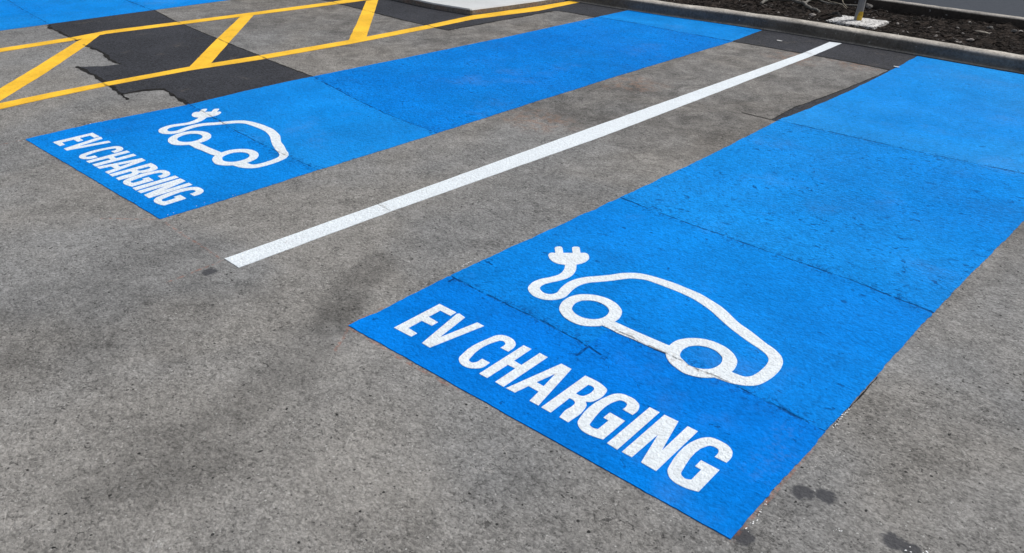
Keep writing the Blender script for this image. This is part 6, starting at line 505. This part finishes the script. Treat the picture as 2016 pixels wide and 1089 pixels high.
M_GROUND = mat_ground()
M_PATCH = mat_patch()
M_WHITE = mat_white('white_line_paint', JW)
M_WHITE_R = mat_white('white_stencil_paint', [J2])
M_WHITE_L = mat_white('white_stencil_paint', JL[0:1])
M_YELLOW = mat_yellow()
M_KERB = mat_kerb()
M_KERB_FAR = mat_kerb('soil_stained_kerb', (0.040, 0.034, 0.030), (0.052, 0.044, 0.038), (0.38, 0.36, 0.33))
M_SLAB = mat_concrete('pale_slab_concrete', (0.56, 0.58, 0.585), 0.05)
M_EDGE = mat_slab_edge()
M_PAD = mat_pad()
M_SOIL = mat_soil()
M_CHIPS = mat_chips()
M_ROAD = mat_simple('road_asphalt', (0.050, 0.058, 0.072), (0.062, 0.071, 0.086), 40.0, 0.95, 0.002)
M_STEEL = mat_simple('weathered_galvanised_steel', (0.20, 0.20, 0.205), (0.33, 0.33, 0.33), 30.0, 0.6, 0.001, (1, 1, 0.25))
M_YTAPE = mat_simple('worn_yellow_tape', (0.42, 0.27, 0.04), (0.62, 0.42, 0.06), 60.0, 0.7, 0.001)
M_BARK = mat_simple('grey_dead_bark', (0.10, 0.095, 0.085), (0.25, 0.24, 0.22), 60.0, 0.9, 0.004)
M_WOOD = mat_simple('pale_broken_wood', (0.33, 0.30, 0.26), (0.46, 0.42, 0.36), 60.0, 0.9, 0.002)
M_TWIG = mat_simple('dry_straw_twig', (0.20, 0.18, 0.14), (0.36, 0.32, 0.26), 80.0, 0.9, 0.001)
M_STONE = mat_simple('pale_stone', (0.20, 0.185, 0.17), (0.40, 0.37, 0.345), 50.0, 0.85, 0.003)
M_STONE_D = mat_simple('grey_stone', (0.09, 0.087, 0.083), (0.17, 0.165, 0.16), 50.0, 0.85, 0.003)
M_BLACK = mat_simple('black_plastic', (0.010, 0.010, 0.011), (0.020, 0.020, 0.021), 30.0, 0.85, 0.001)
M_PAPER = mat_simple('white_paper', (0.62, 0.62, 0.60), (0.76, 0.76, 0.74), 60.0, 0.8, 0.001)
M_FLECK = mat_simple('white_paint_flecks', (0.70, 0.72, 0.73), (0.86, 0.88, 0.89), 60.0, 0.6, 0.001)


# ------------------------------------------------------------------ mesh helpers
def tag(o, label=None, cat=None, group=None, kind=None):
    if label: o['label'] = label
    if cat: o['category'] = cat
    if group: o['group'] = group
    if kind: o['kind'] = kind
    return o


def empty(name, loc):
    o = bpy.data.objects.new(name, None)
    o.empty_display_size = 0.2
    COL.objects.link(o)
    o.location = loc
    return o


def link(name, me, mats, parent=None, smooth=False):
    if not isinstance(mats, (list, tuple)):
        mats = [mats]
    for m in mats:
        me.materials.append(m)
    if smooth:
        for p in me.polygons:
            p.use_smooth = True
    o = bpy.data.objects.new(name, me)
    COL.objects.link(o)
    if parent is not None:
        o.parent = parent
        r = parent
        off = Vector((0, 0, 0))
        while r is not None:
            off += Vector(r.location)
            r = r.parent
        me.transform(Matrix.Translation(-off))
    return o


def flat_data(loops, z, thick=0.002):
    """a sheet of paint or asphalt: filled outline (first loop outer, others holes) with its edge"""
    vs, fs = [], []
    flat = [Vector((p[0], p[1], 0)) for L in loops for p in L]
    tris = tessellate_polygon([[Vector((p[0], p[1], 0)) for p in L] for L in loops])
    vs = [(v.x, v.y, z) for v in flat]
    for t in tris:
        a, b, c = (flat[i] for i in t)
        if (b - a).cross(c - a).z < 0:
            t = (t[0], t[2], t[1])
        fs.append(tuple(t))
    k = 0
    for L in loops:
        n = len(L)
        base = len(vs)
        area = sum(L[i][0] * L[(i + 1) % n][1] - L[(i + 1) % n][0] * L[i][1] for i in range(n))
        vs += [(p[0], p[1], z - thick) for p in L]
        hole = k > 0
        for i in range(n):
            j = (i + 1) % n
            q = (k + i, base + i, base + j, k + j)
            if (area > 0) == (not hole):
                q = q[::-1]
            fs.append(q)
        k += n
    return vs, fs


def flat(name, loops, z, mat, parent=None, thick=0.002):
    vs, fs = flat_data(loops, z, thick)
    me = bpy.data.meshes.new(name)
    me.from_pydata(vs, [], fs)
    return link(name, me, mat, parent)


def ragged(pts, amp, step=0.03, closed=True, seed=0.0, freq=9.0):
    """resample an outline and roughen it, as a hand-rolled paint edge is"""
    out = []
    n = len(pts)
    for i in range(n if closed else n - 1):
        a = Vector(pts[i]); b = Vector(pts[(i + 1) % n])
        d = b - a
        m = max(1, int(d.length / step))
        nr = Vector((-d.y, d.x)).normalized() if d.length > 0 else Vector((0, 0))
        for j in range(m):
            p = a + d * (j / m)
            w = 0.0 if j == 0 else amp * (mnoise.noise((p.x * freq, p.y * freq, seed)) + 0.6 * mnoise.noise((p.x * freq * 5, p.y * freq * 5, seed + 3)))
            out.append(tuple(p + nr * w))
    if not closed:
        out.append(tuple(pts[-1]))
    return out


def tube(path, radii, sides=8, cap=True):
    vs, fs = [], []
    n = len(path)
    for i, p in enumerate(path):
        p = Vector(p)
        t = (Vector(path[min(i + 1, n - 1)]) - Vector(path[max(i - 1, 0)])).normalized()
        u = t.orthogonal().normalized() if abs(t.z) > 0.9 else t.cross(Vector((0, 0, 1))).normalized()
        w = t.cross(u)
        for k in range(sides):
            a = 2 * math.pi * k / sides
            vs.append(tuple(p + (u * math.cos(a) + w * math.sin(a)) * radii[i]))
    for i in range(n - 1):
        for k in range(sides):
            fs.append((i * sides + k, i * sides + (k + 1) % sides, (i + 1) * sides + (k + 1) % sides, (i + 1) * sides + k))
    if cap:
        fs.append(tuple(range(sides))[::-1])
        fs.append(tuple(range((n - 1) * sides, n * sides)))
    return vs, fs


def mesh_obj(name, vf, mat, parent=None, smooth=False):
    me = bpy.data.meshes.new(name)
    me.from_pydata(vf[0], [], vf[1])
    bm = bmesh.new(); bm.from_mesh(me)
    bmesh.ops.recalc_face_normals(bm, faces=bm.faces)
    bm.to_mesh(me); bm.free()
    return link(name, me, mat, parent, smooth)


# ------------------------------------------------------------------ setting
me = bpy.data.meshes.new('parking_lot')
me.from_pydata([(-250, -250, 0), (250, -250, 0), (250, 250, 0), (-250, 250, 0)], [], [(0, 1, 2, 3)])
tag(link('parking_lot', me, M_GROUND), 'worn grey asphalt surface of the parking lot', kind='structure')

pa = flat('asphalt_patch', [ragged(SHAPES['patch_a'][:14], 0.005, 0.05, False)[:-1] + ragged(SHAPES['patch_a'][13:] + SHAPES['patch_a'][:1], 0.009, 0.02, False, 2.0, 14.0)[:-1]], 0.0014, M_PATCH)
tag(pa, 'jagged patch of fresh black asphalt under the yellow hatching', kind='structure')
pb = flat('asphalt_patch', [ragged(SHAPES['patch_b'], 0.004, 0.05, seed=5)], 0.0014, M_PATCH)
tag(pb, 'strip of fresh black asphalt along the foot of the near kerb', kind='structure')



def seam(name, paths, w0, w1, mat, parent):
    """open dark seam where the fresh asphalt meets the old"""
    vs, fs = [], []
    for q, path in enumerate(paths):
        pts = ragged(path, 0.010 if w1 > 0.02 else 0.004, 0.02, False, 2.0 + q, 14.0)
        n = len(pts)
        b = len(vs)
        for i, p in enumerate(pts):
            p = Vector(p)
            t = (Vector(pts[min(i + 1, n - 1)]) - Vector(pts[max(i - 1, 0)])).normalized()
            nr = Vector((-t.y, t.x))
            f = 0.5 + 0.9 * mnoise.noise((p.x * 11, p.y * 11, q)) + 0.5 * mnoise.noise((p.x * 37, p.y * 37, q))
            w = max(0.0015, w0 + (w1 - w0) * f)
            a, c = p + nr * w * 0.5, p - nr * w * 0.5
            vs += [(a.x, a.y, 0.0019), (c.x, c.y, 0.0019)]
        for i in range(n - 1):
            fs.append((b + 2 * i, b + 2 * i + 1, b + 2 * i + 3, b + 2 * i + 2))
    return mesh_obj(name, (vs, fs), mat, parent)


M_SEAM = mat_simple('open_seam', (0.008, 0.008, 0.008), (0.030, 0.029, 0.028), 60.0, 0.95, 0.004)
seam('seam', SHAPES['edges_rough'], 0.006, 0.042, M_SEAM, pa)
seam('seam', SHAPES['edges'][:1], 0.006, 0.018, M_SEAM, pa)
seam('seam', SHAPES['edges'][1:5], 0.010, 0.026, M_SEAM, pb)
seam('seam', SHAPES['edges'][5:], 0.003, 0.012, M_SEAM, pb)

# far road behind the planting bed
me = bpy.data.meshes.new('road')
me.from_pydata([(-250, 8.72, 0.09), (250, 8.95, 0.09), (250, 240, 0.09), (-250, 240, 0.09)], [], [(0, 1, 2, 3)])
tag(link('road', me, M_ROAD), 'smooth blue grey road beyond the planting bed', kind='structure')


def lerp_line(pts, x):
    for a, b in zip(pts[:-1], pts[1:]):
        if a[0] <= x <= b[0]:
            return a[1] + (b[1] - a[1]) * (x - a[0]) / (b[0] - a[0])
    return pts[0][1] if x < pts[0][0] else pts[-1][1]


KERB = SHAPES['kerb']


def smooth_line(x):
    return sum(lerp_line(KERB, x + d) for d in (-0.5, -0.25, 0, 0.25, 0.5)) / 5


def back_line(x):
    return 8.655 + (x + 2.2) * 0.02


def bed_z(x, y):
    f = (y - smooth_line(x) - 0.12) / 1.35
    z = 0.080 - 0.045 * f
    z += 0.030 * mnoise.noise((x * 2.3, y * 2.3, 0.3)) + 0.022 * mnoise.noise((x * 7, y * 7, 2.0)) + 0.014 * mnoise.noise((x * 21, y * 21, 5.0))
    if f < 0.25:                                # settles against the kerb
        z = min(z, 0.088 + 0.02 * f)
    dx, dy = x + 2.83, y - 7.82                 # raked level round the footing
    r = math.hypot(dx, dy)
    if r < 0.45:
        w = min(1.0, (0.45 - r) / 0.15)
        z = z * (1 - w) + 0.025 * w
    return z


vs, fs = [], []
NX, NY = 420, 52
for i in range(NX + 1):
    x = -9.0 + 11.0 * i / NX
    y0, y1 = smooth_line(x) + 0.05, back_line(x) + 0.03
    for j in range(NY + 1):
        y = y0 + (y1 - y0) * j / NY
        vs.append((x, y, bed_z(x, y)))
for i in range(NX):
    for j in range(NY):
        a = i * (NY + 1) + j
        fs.append((a, a + NY + 1, a + NY + 2, a + 1))
me = bpy.data.meshes.new('planting_bed')
me.from_pydata(vs, [], fs)
tag(link('planting_bed', me, M_SOIL, smooth=True), 'dark brown soil of the planting bed between the kerbs', kind='structure')


# ------------------------------------------------------------------ kerbs and island
def kerb(name, line, x0, x1, prof, mat, wob):
    vs, fs = [], []
    n = int((x1 - x0) / 0.05)
    m = len(prof)
    for i in range(n + 1):
        x = x0 + (x1 - x0) * i / n
        y = line(x)
        for k, (py, pz) in enumerate(prof):
            w = wob * mnoise.noise((x * 3.0, k * 0.7, 1.0)) + 0.5 * wob * mnoise.noise((x * 13.0, k * 1.7, 4.0))
            vs.append((x, y + py + w, pz + (w * 0.7 if pz > 0.03 else 0)))
    for i in range(n):
        for k in range(m - 1):
            a = i * m + k
            fs.append((a, a + m, a + m + 1, a + 1))
    fs.append(tuple(range(m)))
    fs.append(tuple(range(n * m, n * m + m))[::-1])
    return mesh_obj(name, (vs, fs), mat, None, True)


NEAR = [(-0.012, -0.02), (-0.010, 0.0042), (0.0, 0.0046), (0.002, 0.03), (0.006, 0.068), (0.012, 0.084), (0.024, 0.096), (0.045, 0.103), (0.075, 0.105), (0.115, 0.104), (0.130, 0.098), (0.134, -0.02)]
ko = kerb('concrete_kerb', smooth_line, -9.2, 2.5, NEAR, M_KERB, 0.005)
tag(ko, 'grimy rounded concrete kerb at the head of the blue bays', 'kerb', 'concrete kerbs round the planting bed')
FAR = [(0.0, -0.03), (0.002, 0.05), (0.006, 0.100), (0.016, 0.115), (0.035, 0.121), (0.090, 0.122), (0.100, 0.116), (0.104, -0.03)]
ko = kerb('concrete_kerb', back_line, -9.2, 2.5, FAR, M_KERB_FAR, 0.006)
tag(ko, 'thin pale kerb between the planting bed and the far road', 'kerb', 'concrete kerbs round the planting bed')

isl = empty('concrete_island', (-7.2, 6.0, 0))
tag(isl, 'low pale concrete island slab beside the yellow hatching', 'concrete slab')
left = SHAPES['island'][0]; right = SHAPES['island'][1]
out = ragged([(-9.4, 5.58), *left, *right, (-5.36, 6.80), (-9.4, 6.42)], 0.004, 0.06, seed=2)
ZI = 0.055
n = len(out)
cx = sum(p[0] for p in out) / n; cy = sum(p[1] for p in out) / n
def inset(p, d):
    v = Vector((cx - p[0], cy - p[1])).normalized() * d
    return (p[0] + v.x, p[1] + v.y)
vs = [(*p, -0.01) for p in out] + [(*p, ZI - 0.012) for p in out]
fs = [(i, (i + 1) % n, n + (i + 1) % n, n + i) for i in range(n)]
mesh_obj('slab_edge', (vs, fs), M_EDGE, isl)
rim = [inset(p, 0.012) for p in out]
vs = [(*p, ZI - 0.012) for p in out] + [(*p, ZI) for p in rim]
fs = [(i, (i + 1) % n, n + (i + 1) % n, n + i) for i in range(n)] + [tuple(range(n, 2 * n))]
mesh_obj('slab_top', (vs, fs), M_SLAB, isl)


# ------------------------------------------------------------------ the painted bays
ZB, ZW = 0.0027, 0.0040


def cut_bay(left, right, cuts, name, mats, parent):
    """blue field cut into panels along the joints of the slab below; one material per panel"""
    lp = ragged(left, 0.006, 0.015, False, 1.0)
    rp = ragged(right, 0.006, 0.015, False, 7.0)
    front = ragged([left[0], right[0]], 0.003, 0.015, False, 2.0)
    back = ragged([right[-1], left[-1]], 0.004, 0.03, False, 4.0)
    vs, fs, mi = [], [], []
    edges = [front[1:-1]] + cuts + [back[1:-1][::-1]]
    def between(line, y0, y1):
        return [p for p in line if y0 <= p[1] < y1]
    for k in range(len(edges) - 1):
        a, b = edges[k], edges[k + 1]
        ylo_l = -9 if k == 0 else a[0][1]
        yhi_l = 99 if k == len(edges) - 2 else b[0][1]
        ylo_r = -9 if k == 0 else a[-1][1]
        yhi_r = 99 if k == len(edges) - 2 else b[-1][1]
        loop = list(a) + between(rp, ylo_r, yhi_r) + list(b)[::-1] + between(lp, ylo_l, yhi_l)[::-1]
        v, f = flat_data([loop], ZB, 0.0028)
        base = len(vs)
        vs += v
        fs += [tuple(i + base for i in q) for q in f]
        mi += [k] * len(f)
    me = bpy.data.meshes.new(name)
    me.from_pydata(vs, [], fs)
    o = link(name, me, mats, parent)
    me.polygons.foreach_set('material_index', mi)
    return o


def stencil(root, letters, sym, mat):
    for ch, loops in letters:
        o = flat('painted_letter', loops, ZW, mat, root)
        tag(o, 'white painted capital letter ' + ch)
    car = flat('car_symbol', sym['cable'], ZW, mat, root)
    tag(car, 'white painted car outline trailing a charging cable')
    flat('plug', sym['plug'], ZW + 0.0004, mat, car)
    for kx in ('wheel1', 'wheel2'):
        flat('wheel', sym[kx], ZW + 0.0008, mat, car)
    flat('sill', sym['bar'], ZW + 0.0012, mat, car)


GB = 'blue charging bays'
bay = empty('parking_bay', (-1.3, 1.45, 0))
tag(bay, 'wide blue charging bay nearest the camera with large lettering', 'parking bay', GB)
J = SHAPES['joints']
c1 = [(-2.013, 1.943)] + J[1] + J2
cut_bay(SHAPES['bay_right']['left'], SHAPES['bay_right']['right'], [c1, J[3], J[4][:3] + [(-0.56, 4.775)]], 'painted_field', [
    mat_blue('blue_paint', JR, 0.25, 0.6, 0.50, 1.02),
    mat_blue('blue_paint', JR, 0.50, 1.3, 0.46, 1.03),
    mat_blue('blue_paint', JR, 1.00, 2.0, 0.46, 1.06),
    mat_blue('blue_paint', JR, 0.55, 3.2, 0.42, 1.06)], bay)  # far panel lightest: its distance sheen sits in the colour, not the gloss
near_bay = bay
stencil(bay, SHAPES['letters_right'], SHAPES['symbol_right'], M_WHITE_R)

bay = empty('parking_bay', (-4.0, 1.44, 0))
tag(bay, 'blue charging bay between the yellow hatching and the white line', 'parking bay', GB)
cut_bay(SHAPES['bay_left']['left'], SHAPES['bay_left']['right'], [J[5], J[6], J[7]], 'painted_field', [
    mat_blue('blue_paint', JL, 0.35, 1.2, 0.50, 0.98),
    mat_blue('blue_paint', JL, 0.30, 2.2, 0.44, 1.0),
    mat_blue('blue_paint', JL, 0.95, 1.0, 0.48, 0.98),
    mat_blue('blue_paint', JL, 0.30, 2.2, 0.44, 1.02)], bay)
stencil(bay, SHAPES['letters_left'], SHAPES['symbol_left'], M_WHITE_L)

bay = empty('parking_bay', (-8.2, 1.45, 0))
tag(bay, 'blue bay beyond the yellow hatching with no lettering in view', 'parking bay', GB)
o = flat('painted_field', [ragged([(-9.0, 1.45), (-7.445, 1.45), (-7.455, 2.3), (-7.47, 4.34), (-7.48, 5.50), (-9.0, 5.50)], 0.003, 0.04)], ZB, mat_blue('blue_paint', JF, 0.25, 2.0, 0.46, 1.0), bay)

# stall line and hatching
wl = flat('dividing_line', [ragged(SHAPES['white_line'], 0.0022, 0.03, seed=9)], ZB, M_WHITE)
tag(wl, 'long white painted stall line between the two lettered blue bays', 'stall line')

seam('edge_gap', SHAPES['edge_gap'], 0.002, 0.006, M_SEAM, near_bay)

hat = empty('hatched_marking', (-6.4, 3.0, 0))
tag(hat, 'yellow painted hatching with two border lines and slanted bars', 'road marking')
for key, nm, z in (('y_upper', 'border_line', ZB), ('y_lower', 'border_line', ZB), ('y_d1', 'slanted_bar', ZB - 0.0006), ('y_d2', 'slanted_bar', ZB - 0.0006), ('y_d3', 'slanted_bar', ZB - 0.0006)):
    flat(nm, [ragged(SHAPES[key], 0.0025, 0.04, seed=len(key))], z, M_YELLOW, hat)

# paint flecks on the bare asphalt beside the blue
vs, fs = [], []
for x, y in SHAPES['flecks']:
    n = rng.randint(5, 7)
    s = rng.uniform(0.0006, 0.0022)
    st = rng.uniform(0, math.pi)
    base = len(vs)
    for i in range(n):
        a = 2 * math.pi * i / n
        r = s * rng.uniform(0.5, 1.3)
        px, py = math.cos(a) * r * 1.9, math.sin(a) * r
        vs.append((x + px * math.cos(st) - py * math.sin(st), y + px * math.sin(st) + py * math.cos(st), 0.0042))
    fs.append(tuple(range(base, base + n)))
me = bpy.data.meshes.new('paint_flecks')
me.from_pydata(vs, [], fs)
tag(link('paint_flecks', me, M_FLECK), 'white paint flecks spattered along the edges of the blue bays', 'paint spatter', kind='stuff')

# ------------------------------------------------------------------ planting bed contents
pad_pts = SHAPES['pad']
vs, fs = [], []
ring = ragged(pad_pts, 0.010, 0.04, seed=3)
n = len(ring)
pc = Vector((sum(p[0] for p in ring) / n, sum(p[1] for p in ring) / n))
vs = [(*p, -0.02) for p in ring] + [(*p, 0.045 + 0.004 * mnoise.noise((p[0] * 20, p[1] * 20, 0))) for p in ring]
vs += [(pc.x + (p[0] - pc.x) * 0.9, pc.y + (p[1] - pc.y) * 0.9, 0.053) for p in ring] + [(pc.x, pc.y, 0.056)]
fs = [(r * n + i, r * n + (i + 1) % n, (r + 1) * n + (i + 1) % n, (r + 1) * n + i) for r in range(2) for i in range(n)]
fs += [(2 * n + i, 2 * n + (i + 1) % n, 3 * n) for i in range(n)]
po = mesh_obj('concrete_footing', (vs, fs), M_PAD)
tag(po, 'chipped white concrete footing round the steel post in the mulch', 'footing')

px, py = SHAPES['post'][0]
post = empty('steel_post', (px, py, 0.05))
tag(post, 'leaning grey steel post rising from the white footing', 'post')
pts = [(px + 0.05 * t, py + 0.02 * t, 0.05 + 1.5 * t) for t in (0, 0.03, 0.1, 0.3, 0.6, 1.0)]
mesh_obj('shaft', tube(pts, [0.034, 0.033, 0.031, 0.029, 0.028, 0.027], 20), M_STEEL, post, False)
mesh_obj('cap', tube([(px + 0.05, py + 0.02, 1.548), (px + 0.0505, py + 0.02, 1.562), (px + 0.051, py + 0.02, 1.572)], [0.031, 0.031, 0.018], 20), M_BLACK, post)
# worn yellow tape left on one side of the foot
vs, fs = [], []
A0, A1, NA = -1.55, 0.15, 8
for r, (z, w) in enumerate(((0.058, 0.92), (0.085, 1.0), (0.115, 0.85), (0.135, 0.55))):
    for i in range(NA + 1):
        a = A0 + (A1 - A0) * (0.5 + (i / NA - 0.5) * w)
        t = (z - 0.05) / 1.5
        vs.append((px + 0.05 * t + 0.0355 * math.cos(a), py + 0.02 * t + 0.0355 * math.sin(a), z))
for r in range(3):
    for i in range(NA):
        b = r * (NA + 1) + i
        fs.append((b, b + 1, b + NA + 2, b + NA + 1))
mesh_obj('yellow_tape', (vs, fs), M_YTAPE, post)


def wander(p2, z0, n=6, amp=0.008, lift=0.0):
    """a woody path through ground points, with knots"""
    out = []
    for i in range(len(p2) - 1):
        a, b = Vector(p2[i]), Vector(p2[i + 1])
        for j in range(n):
            t = j / n
            q = a.lerp(b, t)
            f = (i + t) / (len(p2) - 1)
            out.append((q.x + amp * mnoise.noise((q.x * 14, q.y * 14, 0)), q.y + amp * mnoise.noise((q.x * 14, q.y * 14, 7)), z0 + lift * f + amp * mnoise.noise((q.x * 9, q.y * 9, 3))))
    out.append((*p2[-1], z0 + lift))
    return out


def limb(p2, r0, r1, z0=0.075, lift=0.0):
    path = wander(p2, z0, 6, 0.010, lift)
    n = len(path)
    rad = [(r0 + (r1 - r0) * i / (n - 1)) * (1 + 0.22 * mnoise.noise((i * 0.8, r0 * 50, 0))) for i in range(n)]
    return path, rad


br = empty('dead_branch', (*SHAPES['branch'][-1], 0.06))
tag(br, 'grey forked dead branch lying on the mulch behind the kerb', 'branch')
p, r = limb(SHAPES['branch'], 0.013, 0.017, 0.085)
mesh_obj('limb', tube(p, r, 10), M_BARK, br, True)
for key, r0, r1 in (('branch_b', 0.014, 0.010), ('branch_c', 0.015, 0.010), ('branch_d', 0.012, 0.008)):
    p, r = limb(SHAPES[key], r0, r1, 0.085)
    f = mesh_obj('fork', tube(p, r, 10), M_BARK, br, True)
    if key != 'branch_d':
        q = Vector(p[-1]); d = (q - Vector(p[-2])).normalized()
        mesh_obj('broken_end', tube([tuple(q - d * 0.004), tuple(q + d * 0.008)], [r[-1] * 1.08, r[-1] * 0.75], 8), M_WOOD, f)
# a second, thinner branch further back
p, r = limb([(-3.95, 8.35), (-3.6, 8.42), (-3.3, 8.36), (-3.05, 8.45)], 0.012, 0.007, 0.07)
tag(mesh_obj('dead_branch', tube(p, r, 8), M_BARK, None, True), 'thin dead branch lying near the far kerb', 'branch')

for key, lab in (('twig_a', 'longer pale dry twig lying between the branch and the post'), ('twig_b', 'shorter pale dry twig crossing the longer one beside the post')):
    p, r = limb(SHAPES[key], 0.004, 0.0025, 0.085)
    tag(mesh_obj('dry_twig', tube(p, r, 6), M_TWIG, None, True), lab, 'twig', 'dry twigs on the mulch')


def stone_mesh(name, r, seed, flatness=0.6):
    bm = bmesh.new()
    bmesh.ops.create_icosphere(bm, subdivisions=2, radius=1.0)
    for v in bm.verts:
        k = 1 + 0.45 * mnoise.noise(v.co * 1.1 + Vector((seed * 3.1, 0, 0))) + 0.12 * mnoise.noise(v.co * 3 + Vector((seed, 0, 0)))
        v.co = Vector((v.co.x * r * k * 1.2, v.co.y * r * k, v.co.z * r * k * flatness))
    me = bpy.data.meshes.new(name)
    bm.to_mesh(me); bm.free()
    return me


STONE_SIZE = [0.020, 0.016, 0.013, 0.024, 0.042, 0.017, 0.055, 0.016, 0.018, 0.014, 0.022, 0.012, 0.018, 0.022, 0.014, 0.015, 0.024, 0.026, 0.020, 0.034, 0.017, 0.014, 0.016, 0.020, 0.034, 0.030, 0.026, 0.022]
for i, (x, y) in enumerate(SHAPES['stones']):
    s = STONE_SIZE[i % len(STONE_SIZE)] * 0.72
    me = stone_mesh('stone', s, i)
    grey = i in (6, 10, 11, 24, 25)
    o = link('stone', me, M_STONE_D if grey else M_STONE)
    o.location = (x, y, bed_z(x, y) + s * 0.30)
    o.rotation_euler = (rng.uniform(-.3, .3), rng.uniform(-.3, .3), rng.uniform(0, 6.28))
    if i == 4:
        lab, grp = 'largest pale stone on the mulch, between the branch and the footing', None
    elif i == 6:
        lab, grp = 'big grey stone on the soil just behind the steel post', None
    elif grey:
        lab, grp = 'grey stone half sunk in the mulch', 'grey stones in the planting bed'
    else:
        lab, grp = 'small pale stone lying on the dark mulch', 'pale stones in the planting bed'
    tag(o, lab, 'stone', grp)

# pinkish bark flake
x, y = SHAPES['chip'][0]
vs, fs = tube([(x - 0.06, y + 0.012, 0.095), (x - 0.02, y + 0.004, 0.099), (x + 0.03, y - 0.004, 0.097), (x + 0.065, y - 0.012, 0.094)], [0.004, 0.013, 0.012, 0.004], 6)
vs = [(a, b, 0.095 + (c - 0.095) * 0.5) for a, b, c in vs]
tag(mesh_obj('bark_flake', (vs, fs), M_WOOD), 'long pale bark flake on the mulch near the right edge', 'bark')

# crumpled black plastic by the footing
x, y = SHAPES['plastic'][0]
bm = bmesh.new()
bmesh.ops.create_grid(bm, x_segments=10, y_segments=7, size=1.0)
for v in bm.verts:
    u, w = v.co.x, v.co.y
    ridge = max(0.0, 1 - abs(u * 0.9 + 0.2 * w)) * (1 - 0.5 * abs(w))
    v.co = Vector((x + 0.065 * u + 0.01 * w, y + 0.035 * w, 0.045 + 0.055 * ridge + 0.012 * mnoise.noise((u * 3, w * 3, 0))))
me = bpy.data.meshes.new('plastic_scrap')
bm.to_mesh(me); bm.free()
o = link('plastic_scrap', me, M_BLACK)
md = o.modifiers.new('thickness', 'SOLIDIFY'); md.thickness = 0.002
tag(o, 'crumpled black plastic scrap at the left corner of the footing', 'litter')

for (x, y), s, zz, lab in ((SHAPES['scrap'][0], 0.018, 0.0035, 'small white paper scrap on the black asphalt by the kerb'), (SHAPES['scrap2'][0], 0.016, 0.0075, 'white paint flake at the joint beside the near blue bay')):
    ring = [(x + s * 1.3 * math.cos(a) * (1 + .25 * math.sin(3 * a)), y + s * .7 * math.sin(a) * (1 + .2 * math.cos(2 * a))) for a in [i * math.pi / 5 for i in range(10)]]
    tag(flat('paper_scrap' if 'paper' in lab else 'paint_flake', [ring], zz + 0.004, M_PAPER, None, 0.004), lab, 'litter')

# bark mulch: countless shreds
vs, fs, tones = [], [], []
for i in range(15000):
    x = rng.uniform(-5.6, 0.4)
    y0, y1 = smooth_line(x) + 0.135, back_line(x) - 0.01
    y = y0 + (y1 - y0) * rng.random()
    if abs(x + 2.83) < 0.22 and abs(y - 7.81) < 0.20 and rng.random() < 0.93:
        continue
    L = rng.uniform(0.012, 0.060) * (0.6 + rng.random() * 0.7)
    w = L * rng.uniform(0.07, 0.22)
    h = w * rng.uniform(0.3, 0.7)
    yaw = rng.gauss(0.0, 0.9)
    pitch = rng.gauss(0, 0.28)
    R = Matrix.Rotation(yaw, 3, 'Z') @ Matrix.Rotation(pitch, 3, 'Y') @ Matrix.Rotation(rng.gauss(0, 0.4), 3, 'X')
    c = Vector((x, y, bed_z(x, y) + h * 0.3 + abs(rng.gauss(0, 0.006))))
    b = len(vs)
    tw = rng.uniform(-0.3, 0.3)
    for u in (-1, 0, 1):
        k = 1.0 if u == 0 else rng.uniform(0.25, 0.85)
        for (sy, sz) in ((-1, -1), (1, -1), (1, 1), (-1, 1)):
            vs.append(tuple(c + R @ Vector((u * L / 2, sy * w / 2 * k + tw * w * u, sz * h / 2 * k))))
    for r in (0, 4):
        for q in range(4):
            fs.append((b + r + q, b + r + (q + 1) % 4, b + r + 4 + (q + 1) % 4, b + r + 4 + q))
    fs.append((b + 3, b + 2, b + 1, b)); fs.append((b + 8, b + 9, b + 10, b + 11))
    g = rng.random()
    if g < 0.80:
        t = rng.uniform(0.006, 0.026); col = (t * 1.15, t * 0.92, t * 0.78, 1)
    elif g < 0.965:
        t = rng.uniform(0.03, 0.065); col = (t * 1.1, t * 0.88, t * 0.74, 1)
    else:
        t = rng.uniform(0.14, 0.34); col = (t, t * 0.93, t * 0.87, 1)
    tones += [col] * 12
me = bpy.data.meshes.new('bark_mulch')
me.from_pydata(vs, [], fs)
at = me.color_attributes.new('tone', 'FLOAT_COLOR', 'POINT')
at.data.foreach_set('color', [c for t in tones for c in t])
tag(link('bark_mulch', me, M_CHIPS), 'dark shredded bark mulch covering the planting bed', 'mulch', kind='stuff')
